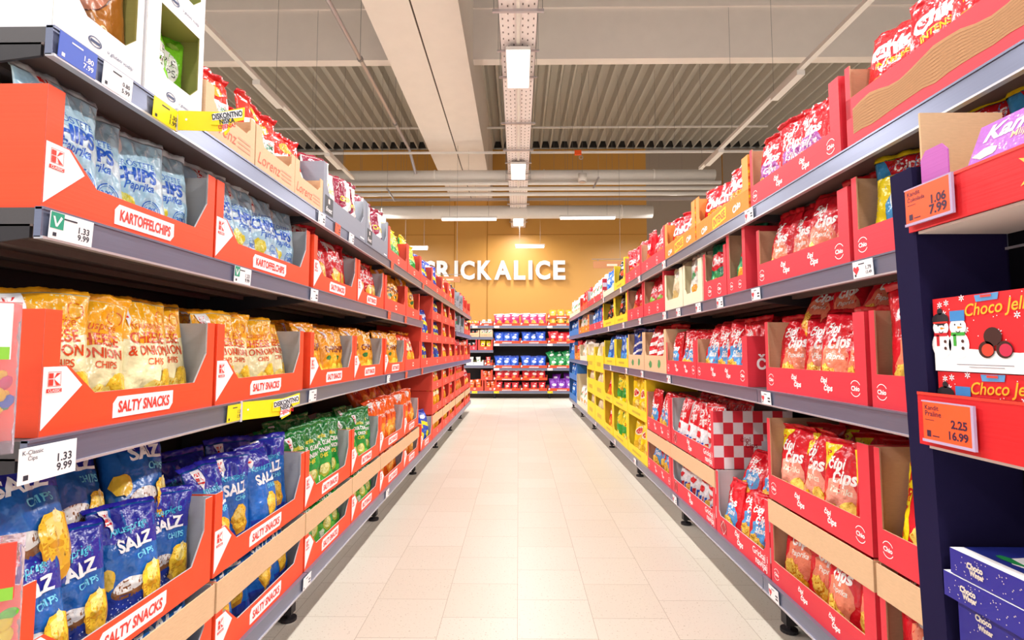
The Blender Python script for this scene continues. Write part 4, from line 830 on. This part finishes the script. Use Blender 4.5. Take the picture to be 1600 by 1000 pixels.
for sd, shs in (('L', ((0, (2.14, 3.42)), (1, (2.15, 3.40)), (2, (2.14,)), (3, (2.2, 2.6)))), ('R', ((0, (2.05, 3.3, 4.4, 5.3, 6.6)), (1, (2.06, 3.38, 4.1, 4.7, 5.5)), (2, (1.46, 2.12, 2.5, 2.8, 3.15, 3.45, 4.15, 4.8, 5.6)), (3, (2.16, 3.44, 4.15, 4.9, 5.9))))):
    nm = {'L': 'left', 'R': 'right'}[sd]; sn = ['base', 'middle', 'upper', 'top']
    for s_i, zs in shs:
        for k, z in enumerate(zs):
            price_tag(sd, z, SH[s_i], '%s price tag, %s along the %s %s shelf rail' % ('small white' if sd == 'L' else 'heart-printed white', ORD[k], nm, sn[s_i]), 'heart' if sd == 'R' else 'plain', .075 if s_i != 2 or z > 2 else .085, .048, ('1.79', '13.49') if (sd == 'R' and s_i == 2 and k == 0) else None)
for s_i, zs in ((3, (2.4, 3.46, 4.6)), (2, (3.4, 3.9)), (1, (3.95, 4.6))):
    for k, z in enumerate(zs): price_tag('L', z, SH[s_i], 'orange-red price tag, %s along the left %s shelf rail' % (ORD[k], ['base', 'middle', 'upper', 'top'][s_i]), 'red', .07, .05)
for s_i, (h, zs) in enumerate(((1.66, (-.5, .72, -1.0)), (1.25, (-.5, .72)), (.69, (-.5, .72)), (.17, (-.5, .72, -1.0)))):
    for k, z in enumerate(zs): price_tag('B', z, h, '%s price tag, %s on the far rail, %s shelf from the top' % ('yellow' if h < .5 else 'white', ORD[k], ORD[s_i]), 'yellow' if h < .5 else 'plain', .12, .05)
def flag(p0, p1, z0, H, lab):
    # a bent yellow strip clipped to the rail that sticks out into the aisle
    e = empty('discount_flag', (p0[0], p0[1], z0)); dx, dy = p1[0]-p0[0], p1[1]-p0[1]; Ln = math.hypot(dx, dy); e.rotation_euler = (0, 0, math.atan2(dy, dx))
    m = MB(); m.box(0, Ln*.72, 0, .0015, 0, H, ty); m.box(-.006, 0, -.003, .004, -.004, H+.004, mat('C9C6D2', 'plastic')); m.flat(ell(.02, H*.55, .003, .003), -.0005, tw); m.build('flag_strip', e)
    m = MB(); x0 = Ln*.50; x1 = Ln
    m.prism([(x0, H*.30), (x0+.03, H*.28), (x0+.035, -.012), (x1-.035, H*.02), (x1-.03, H*.45), (x1, H*.60), (x1, H*1.25), (x0, H*.85)], -.0035, -.001, ty)
    m.prism([(x0+.004, H*.50), (x1-.004, H*.72), (x1-.004, H*1.15), (x0+.004, H*.85)], -.0045, -.0035, tw); m.prism([(x0+.028, -.006), (x1-.04, H*.05), (x1-.034, H*.75), (x0+.032, H*.6)], -.0045, -.0035, tw)
    rt = math.degrees(math.atan2(H*.28, x1-x0))
    m.flat(text('DISKONTNO', (x0+x1)/2, H*.80, (x1-x0)*.92, H*.30, rot=rt, bold=.03), -.0052, tk); m.flat(text('NISKA', (x0+x1)/2+.0, H*.50, (x1-x0)*.46, H*.26, rot=rt, bold=.03), -.0052, tk); m.flat(text('CIJENA!', (x0+x1)/2, H*.20, (x1-x0)*.52, H*.28, rot=rt, bold=.03), -.0052, mat('E0202A', 'ink'))
    m.build('slogan_plate', e); tag(e, lab, 'shelf sign', 'yellow discount flags'); return e
e = flag((XL+.02, depth_at(278, XL+.02, 1.67)), (-.69, depth_at(382, -.69, 1.67)), 1.648, .050, 'yellow discount flag sticking out from the top shelf rail'); 
e = flag((XL+.02, depth_at(378, XL+.02, .92)), (-.75, depth_at(467, -.75, .92)), .885, .055, 'yellow discount flag sticking out below the second cheese chips carton')

_before = set(bpy.data.objects)
# ------------------------------------------------------------------ navy display stand at the near end of the run, with its trays and boxes
nav = mat('1C163A', 'matte'); navd = mat('0C0B14', 'matte'); rdt = mat('D4141C', 'card'); XD = .93
def stand_part(f, name, parent): m = MB(); f(m); return m.build(name, parent)
e = empty('display_stand', (XD, .80, 0), R(-90))           # local x towards us (near end +x), local y into the shelf
def sp(m):                                                # far side panel, slightly tilted front edge
    vs = []
    for x in (-.475, -.405):
        vs += [(x, .035, -.17), (x, .215, -.17), (x, .215, 1.54), (x, -.005, 1.53)]
    m.add(vs, [(3,2,1,0), (4,5,6,7), (0,1,5,4), (1,2,6,5), (2,3,7,6), (3,0,4,7)], nav)
stand_part(sp, 'side_panel', e)
stand_part(lambda m: m.box(-.40, .30, .205, .215, -.17, 1.52, navd), 'back_panel', e)
for z in (.30, .885, 1.375):
    s = stand_part(lambda m: m.box(-.40, .30, .0, .205, z-.006, z, mat('E9E2DC', 'card')), 'tray_floor', e)
def tray(z0, z1, dz, name='tray_front'):
    m = MB(); m.box(-.415, .30, -.010, -.004, z0, z1, rdt); m.box(-.415, .30, -.011, -.004, z1-.006, z1, mat('F03A28', 'ink')); return m.build(name, e)
t1 = tray(1.375, 1.475, 0); t2 = tray(.887, 1.005, 0); t3 = tray(.25, .40, 0)
m = MB(); gd = mat('E9C24A', 'ink'); m.flat(poly([(-.10+.05*math.cos(R(a))*(1 if k % 2 == 0 else .35), 1.425+.045*math.sin(R(a))*(1 if k % 2 == 0 else .35)) for k, a in enumerate(range(0, 360, 36))]), -.0118, gd); m.build('gold_star', t1)
tag(e, 'dark navy cardboard display stand with red trays at the near end of the right shelves', 'display stand')
def big_tag(x, z, W, H, p, words_, lab, tilt=0):
    o = empty('price_tag', (XD, .80, 0), R(-90)); fw = Matrix.Rotation(R(-90), 4, 'Z'); q = Vector((XD, .80, 0)) + fw @ Vector((x, -.020, 0)); q.z = z; o.location = q; o.rotation_euler = (0, R(tilt), R(-90))
    og = mat('FA5A28', 'ink'); bk = mat('3A1A3A', 'ink')
    m = MB(); m.box(-W/2, W/2, -.001, .0, -H/2, H/2, og); m.flat(text(p[0], W*.26, H*.0, W*.32, bold=.035), -.0014, bk); m.flat(text(p[1], W*.24, -H*.29, W*.38, bold=.035), -.0014, bk)
    for k, s in enumerate(words_): m.flat(text(s, -W*.45+W*.026*len(s), H*(.36-.16*k), W*.05*len(s), bold=.01), -.0014, bk)
    m.flat(rect(-W*.42, -W*.33, -H*.42, -H*.25), -.0014, bk); m.flat(rect(-W*.30, -W*.15, -H*.40, -H*.37), -.0014, bk); m.flat(rect(-W*.45, -W*.25, H*.02, H*.035), -.0014, bk); m.build('price_card', o)
    m = MB(); pl = mat('B9A8C8', 'plastic'); m.box(-W/2-.003, W/2+.006, -.002, .004, -H/2-.006, -H/2, pl); m.box(W/2, W/2+.006, -.002, .004, -H/2, H/2, pl); m.box(-W/2-.003, W/2+.006, -.001, .004, H/2, H/2+.003, pl); m.build('plastic_holder', o)
    tag(o, lab, 'price tag')
big_tag(-.345, 1.432, .125, .078, ('1.06', '7.99'), ('Kandit', 'Čokolada'), 'orange price tag 1.06 and 7.99 on the upper red tray')
big_tag(-.325, .944, .125, .082, ('2.25', '16.99'), ('Kandit', 'Praline'), 'orange price tag 2.25 and 16.99 on the middle red tray')
big_tag(-.285, .31, .125, .08, ('2.99', '22.50'), (), 'orange price tag on the lowest red tray under the dark blue boxes')
FWD = Matrix.Rotation(R(-90), 4, 'Z')
def dpos(x, y, z): p = Vector((XD, .80, 0)) + FWD @ Vector((x, y, 0)); p.z = z; return p
def gift_box(W, Dp, H, base, art, loc, rz, label, topart=None, name='chocolate_box', parts=()):
    e = empty(name, loc, rz); m = MB(); b = mat(base, 'ink'); m.box(-W/2, W/2, 0, Dp, 0, H, b); art(m, W, H); m.build('box_body', e)
    if topart: m = MB(); topart(m, W, Dp, H); m.build('box_lid', e)
    tag(e, label, 'chocolate box', 'chocolate boxes on the navy stand'); return e
def snow(m, W, H, y=-.0008):
    wt = mat('FAFAFC', 'ink'); I = lambda c: mat(c, 'ink'); rr = random.Random(3); sx = -W/2
    for k in range(46): m.flat(ell(sx+rr.uniform(.01, W-.01), rr.uniform(.05, H-.005), .0012, .0012, 6), y, wt)
    for cx, cz in ((.02, H-.015), (.038, H-.012), (.03, H-.035), (.078, H-.005), (.085, H*.55), (.16, H*.5), (.2, H*.7)):
        for a in (0, 60, 120): m.flat(text('I', sx+cx, cz, .0022, .014, rot=a), y, wt)
    m.flat(poly([(sx, 0), (-sx, 0), (-sx, H*.33), (sx+.2, H*.25), (sx+.09, H*.30), (sx+.04, H*.38), (sx, H*.35)]), y-.0002, wt)
    y -= .0006
    for cx, cz, s, hat, scarf in ((.021, H*.54, .025, '1E1E26', 'C8202A'), (.066, H*.54, .025, '3A86C8', '3AA83A')):
        m.flat(ell(sx+cx, cz-s*1.2, s*1.05, s*1.2), y, wt); m.flat(ell(sx+cx, cz+s*.35, s*.85, s*.75), y-.0004, wt)
        m.flat(rect(sx+cx-s*.75, sx+cx+s*.75, cz+s*.85, cz+s*1.75) if hat != '1E1E26' else ell(sx+cx, cz+s*1.1, s*.9, s*.55), y-.0008, I(hat))
        if hat == '1E1E26': m.flat(ell(sx+cx, cz+s*1.8, s*.3, s*.3), y-.0008, I(hat)); m.flat(rect(sx+cx-s*.8, sx+cx+s*.8, cz+s*.72, cz+s*.88), y-.001, I('D8342A'))
        m.flat(rect(sx+cx-s*.7, sx+cx+s*.7, cz-s*.42, cz-s*.12), y-.0008, I(scarf)); m.flat(rect(sx+cx-s*.5, sx+cx-s*.2, cz-s*1.3, cz-s*.3), y-.0008, I(scarf))
        m.flat(poly([(sx+cx, cz+s*.4), (sx+cx+s*.55, cz+s*.28), (sx+cx, cz+s*.18)]), y-.0012, I('F08A1E'))
        for ex in (-.25, .35): m.flat(ell(sx+cx+s*ex, cz+s*.55, s*.07, s*.09, 8), y-.0012, I('1E1E26'))
        m.flat(ring(sx+cx+s*.05, cz+s*.1, s*.2, s*.27, 200, 340, 8), y-.0012, I('1E1E26'))
        for k in range(2): m.flat(ell(sx+cx+s*.45, cz-s*(.9+.6*k), s*.15, s*.15, 10), y-.0012, I('4A2A22'))
    gold = I('E9B62A'); m.flat(text('Choco Jelly', sx+.162, H*.80, .15, H*.21, bold=.01, shear=.3, rot=3), y-.0014, gold)
    m.flat(poly([(sx+.11, H*.985), (sx+.165, H*.995), (sx+.162, H*.91), (sx+.113, H*.90)]), y, I('5A9AD0')); m.flat(rect(sx+.125, sx+.15, H*.95, H*.98), y-.0014, I('E8443A'))
    for cx, cz, r_, c2 in ((.148, H*.45, .020, None), (.133, H*.29, .018, 'D8402A'), (.172, H*.29, .018, 'C8284A')):
        m.flat(ell(sx+cx, cz, r_, r_*.95), y-.0016, I('3A1A14'))
        if c2: m.flat(ell(sx+cx+.003, cz-.001, r_*.75, r_*.7), y-.002, I(c2))
    m.flat(rect(sx+.06, sx+.19, H*.09, H*.10), y-.0014, I('8A8A92')); m.flat(rect(sx+.09, sx+.17, H*.06, H*.068), y-.0014, I('8A8A92'))
gift_box(.42, .05, .160, 'DE2028', snow, dpos(-.183, .022, .892), R(-90), 'red chocolate box with two snowmen, lower one partly behind the tray front')
gift_box(.42, .05, .162, 'DE2028', snow, dpos(-.185, .020, 1.054), R(-90), 'red chocolate box with two snowmen, stacked on top of its twin')
def navybox(m, W, H, y=-.0008):
    rr = random.Random(8); cr = mat('D9CFC0', 'ink')
    for k in range(60): m.flat(ell(-W/2+rr.uniform(.01, W), rr.uniform(.005, H-.005), .0012, .0012, 6), y, cr)
    m.flat(text('Choco', -W/2+.062, H*.62 if H < .1 else H*.88, .038, .014, bold=.05), y-.0006, cr); m.flat(text('Winter', -W/2+.066, H*.36 if H < .1 else H*.76, .034, .012, bold=.05), y-.0006, cr)
    if H > .1:
        I = lambda c: mat(c, 'ink'); m.flat(poly([(-W/2+.08, H*.2), (-W/2+.10, H*.7), (-W/2+.125, H*.2)]), y-.0006, I('B07A2A')); m.flat(ell(-W/2+.105, H*.16, .022, .03), y-.001, I('EDE6E6')); m.flat(poly([(-W/2+.06, H*.1), (-W/2+.072, H*.62), (-W/2+.082, H*.1)]), y-.0006, I('B0242A')); m.flat(poly([(-W/2+.14, 0), (-W/2+.145, H*.5), (-W/2+.16, H*.1)]), y-.0006, I('E8922A'))
        for cx, cz in ((.05, H*.4), (.10, H*.66), (.15, H*.45), (.18, H*.25)):
            for a in (0, 60, 120): m.flat(text('I', -W/2+cx, cz, .003, .022, rot=a), y-.0012, cr)
def lidart(m, W, Dp, H):
    z = H+.0008; I = lambda c: mat(c, 'ink')
    def fl(g, c, dz=0): m.add([(p[0], p[1], z+dz) for p in g[0]], g[1], I(c))
    fl(rect(-W/2, W/2, 0, .03), 'F2F0F2'); fl(rect(-W/2, W/2, .03, Dp), '1F2A86')
    for k, (x, y, a, b, c) in enumerate(((-.05, .09, .05, .04, 'F2F0F2'), (.05, .12, .05, .04, 'F2F0F2'), (-.08, .06, .03, .012, '1E8A4A'), (.02, .06, .04, .012, '1E8A4A'), (.0, .13, .04, .02, 'C8242A'), (.09, .07, .04, .014, '1E8A4A'), (.1, .15, .05, .02, 'B0242A'))): fl(blob(x, y, a, b, k), c, .0004*(k+1))
nb = '23208A'
gift_box(.30, .16, .15, nb, navybox, dpos(-.232, .03, .41), R(-90), 'tall dark blue box with a gnome and snowflakes under two flat boxes', None, 'sweets_box')
gift_box(.32, .185, .052, nb, navybox, dpos(-.235, .012, .562), R(-90), 'flat dark blue sweets box, lower of two', lidart, 'sweets_box')
gift_box(.31, .18, .052, nb, navybox, dpos(-.222, .014, .617), R(-90), 'flat dark blue sweets box with white and green picture lid, uppermost', lidart, 'sweets_box')
m = MB(); m.box(-.25, .15, .03, .19, .30, .41, navd); m.build('riser', e)
# chocolate bars in their open display box on the top tray
e2 = empty('bar_display_box', dpos(-.235, .006, 1.477), R(-90)); pk = mat('B85AB0', 'card')
m = MB(); m.box(-.155, -.15, .0, .19, 0, .175, mat(KR, 'kraft')); m.box(.15, .155, .0, .19, 0, .10, mat(KR, 'kraft')); m.box(-.15, .15, .185, .19, 0, .12, mat(KR, 'kraft')); m.box(-.15, .15, 0, .185, 0, .003, mat(KR, 'kraft')); m.build('card_box', e2)
m = MB(); m.prism([(-.150, 0), (-.075, 0), (-.075, .06), (-.09, .078), (-.135, .078), (-.150, .06)], -.004, -.001, pk); m.prism([(-.075, 0), (.15, 0), (.15, .004), (-.075, .004)], -.004, -.001, pk); m.build('front_flap', e2)
tag(e2, 'open brown card box with a purple front flap holding chocolate bars', 'box')
for k in range(5):
    b = empty('chocolate_bar', dpos(-.185, .012+.016*k, 1.482), R(-90)); b.rotation_euler = (R(-22), 0, R(-90)); m = MB(); c0 = mat('A03A9A' if k else 'B06AC4', 'foil')
    m.box(-.09 if k == 0 else -.10+.004*k, .11, 0, .010, 0, .092, c0)
    if k == 0:
        m.flat(text('Kandi', -.005, .064, .13, .036, bold=.03, shear=.3), -.0008, tw); m.flat(text('Mliječna', .03, .036, .07, bold=.01), -.0008, mat('F7C9A0', 'ink')); m.flat(blob(-.055, .02, .03, .012, 3), -.0008, mat('E9DDC0', 'ink')); m.flat(blob(.09, .03, .028, .03, 4), -.0012, mat('4AA88A', 'ink'))
    m.build('wrapper', b); tag(b, 'purple chocolate bar, %s from the front in the card box' % ORD[k], 'chocolate bar', 'chocolate bars in the card box')

for o in [o for o in bpy.data.objects if o not in _before and o.parent is None]:      # the stand is a slim one: true size
    o.location = Vector((0, 0, CAMH)) + (o.location - Vector((0, 0, CAMH)))*.86; o.scale = (.86, .86, .86)
# ------------------------------------------------------------------ sweets hanging at the near end of the left shelves
def sweets(loc, rz, H, W, lab, cols, header, seed, lean=0):
    e = empty('sweets_bag', loc, rz); r = random.Random(seed); e.rotation_euler = (0, R(lean), rz)
    m = MB(); n = 14; k = 16; 
    for s in (1, -1):
        o = len(m.v); mi_ = m.mat(mat('F2E4EE', 'film')); 
        for j in range(k+1):
            for i in range(n+1):
                u = 2*i/n-1; v = j/k; d = .035*max(0, 1-abs(u)**2.5)**.6*math.sin(math.pi*min(1, v*.95+.05))**.5 if v < 1 else 0
                m.v.append((u*W/2, -s*d*(1+.2*noise.noise(Vector((u*3, v*4, seed)))), v*H))
        for j in range(k):
            for i in range(n):
                a = o+j*(n+1)+i; q = (a, a+1, a+n+2, a+n+1); m.f.append(q if s == 1 else q[::-1]); m.mi.append(mi_)
    m.build('clear_pouch', e, True)
    m = MB(); m.box(-W*.46, W*.46, -.038, -.030, H*.62, H*.98, mat(header, 'ink')); m.box(-W*.46, W*.46, -.0385, -.0375, H*.62, H*.70, mat('8AC83A', 'ink')); m.build('header_card', e)
    for i in range(22):
        c = r.choice(cols); bm = bmesh.new(); bmesh.ops.create_icosphere(bm, subdivisions=2, radius=.013)
        for v in bm.verts: v.co.z *= .65; v.co.y *= .7
        s = MB(); s.add([v.co.copy() for v in bm.verts], [tuple(q.index for q in f.verts) for f in bm.faces], mat(c, 'plastic')); bm.free()
        o = s.build('sweet', e, True); o.location = (r.uniform(-W*.36, W*.36), r.uniform(-.010, .010), .03 + .4*H*(i/22)); o.rotation_euler = (r.uniform(0, 3), r.uniform(0, 3), 0)
    tag(e, lab, 'bag of sweets')
cs = ['1E9A6A', 'D8406A', '3A6AC8', 'F2C81E', 'C83A5A']
sweets((-.875, .83, .93), R(32), .25, .10, 'clear bag of coloured sweets with white and green header, beside the cheese chips carton', cs, 'F2F0EE', 3)
sweets((-.855, .84, .56), R(32), .24, .10, 'clear bag of yellow and orange sweets hanging near the blue chips bags', ['F2E01E', 'F2701E', '5AC81E', 'F2E01E'], 'E8402A', 5)
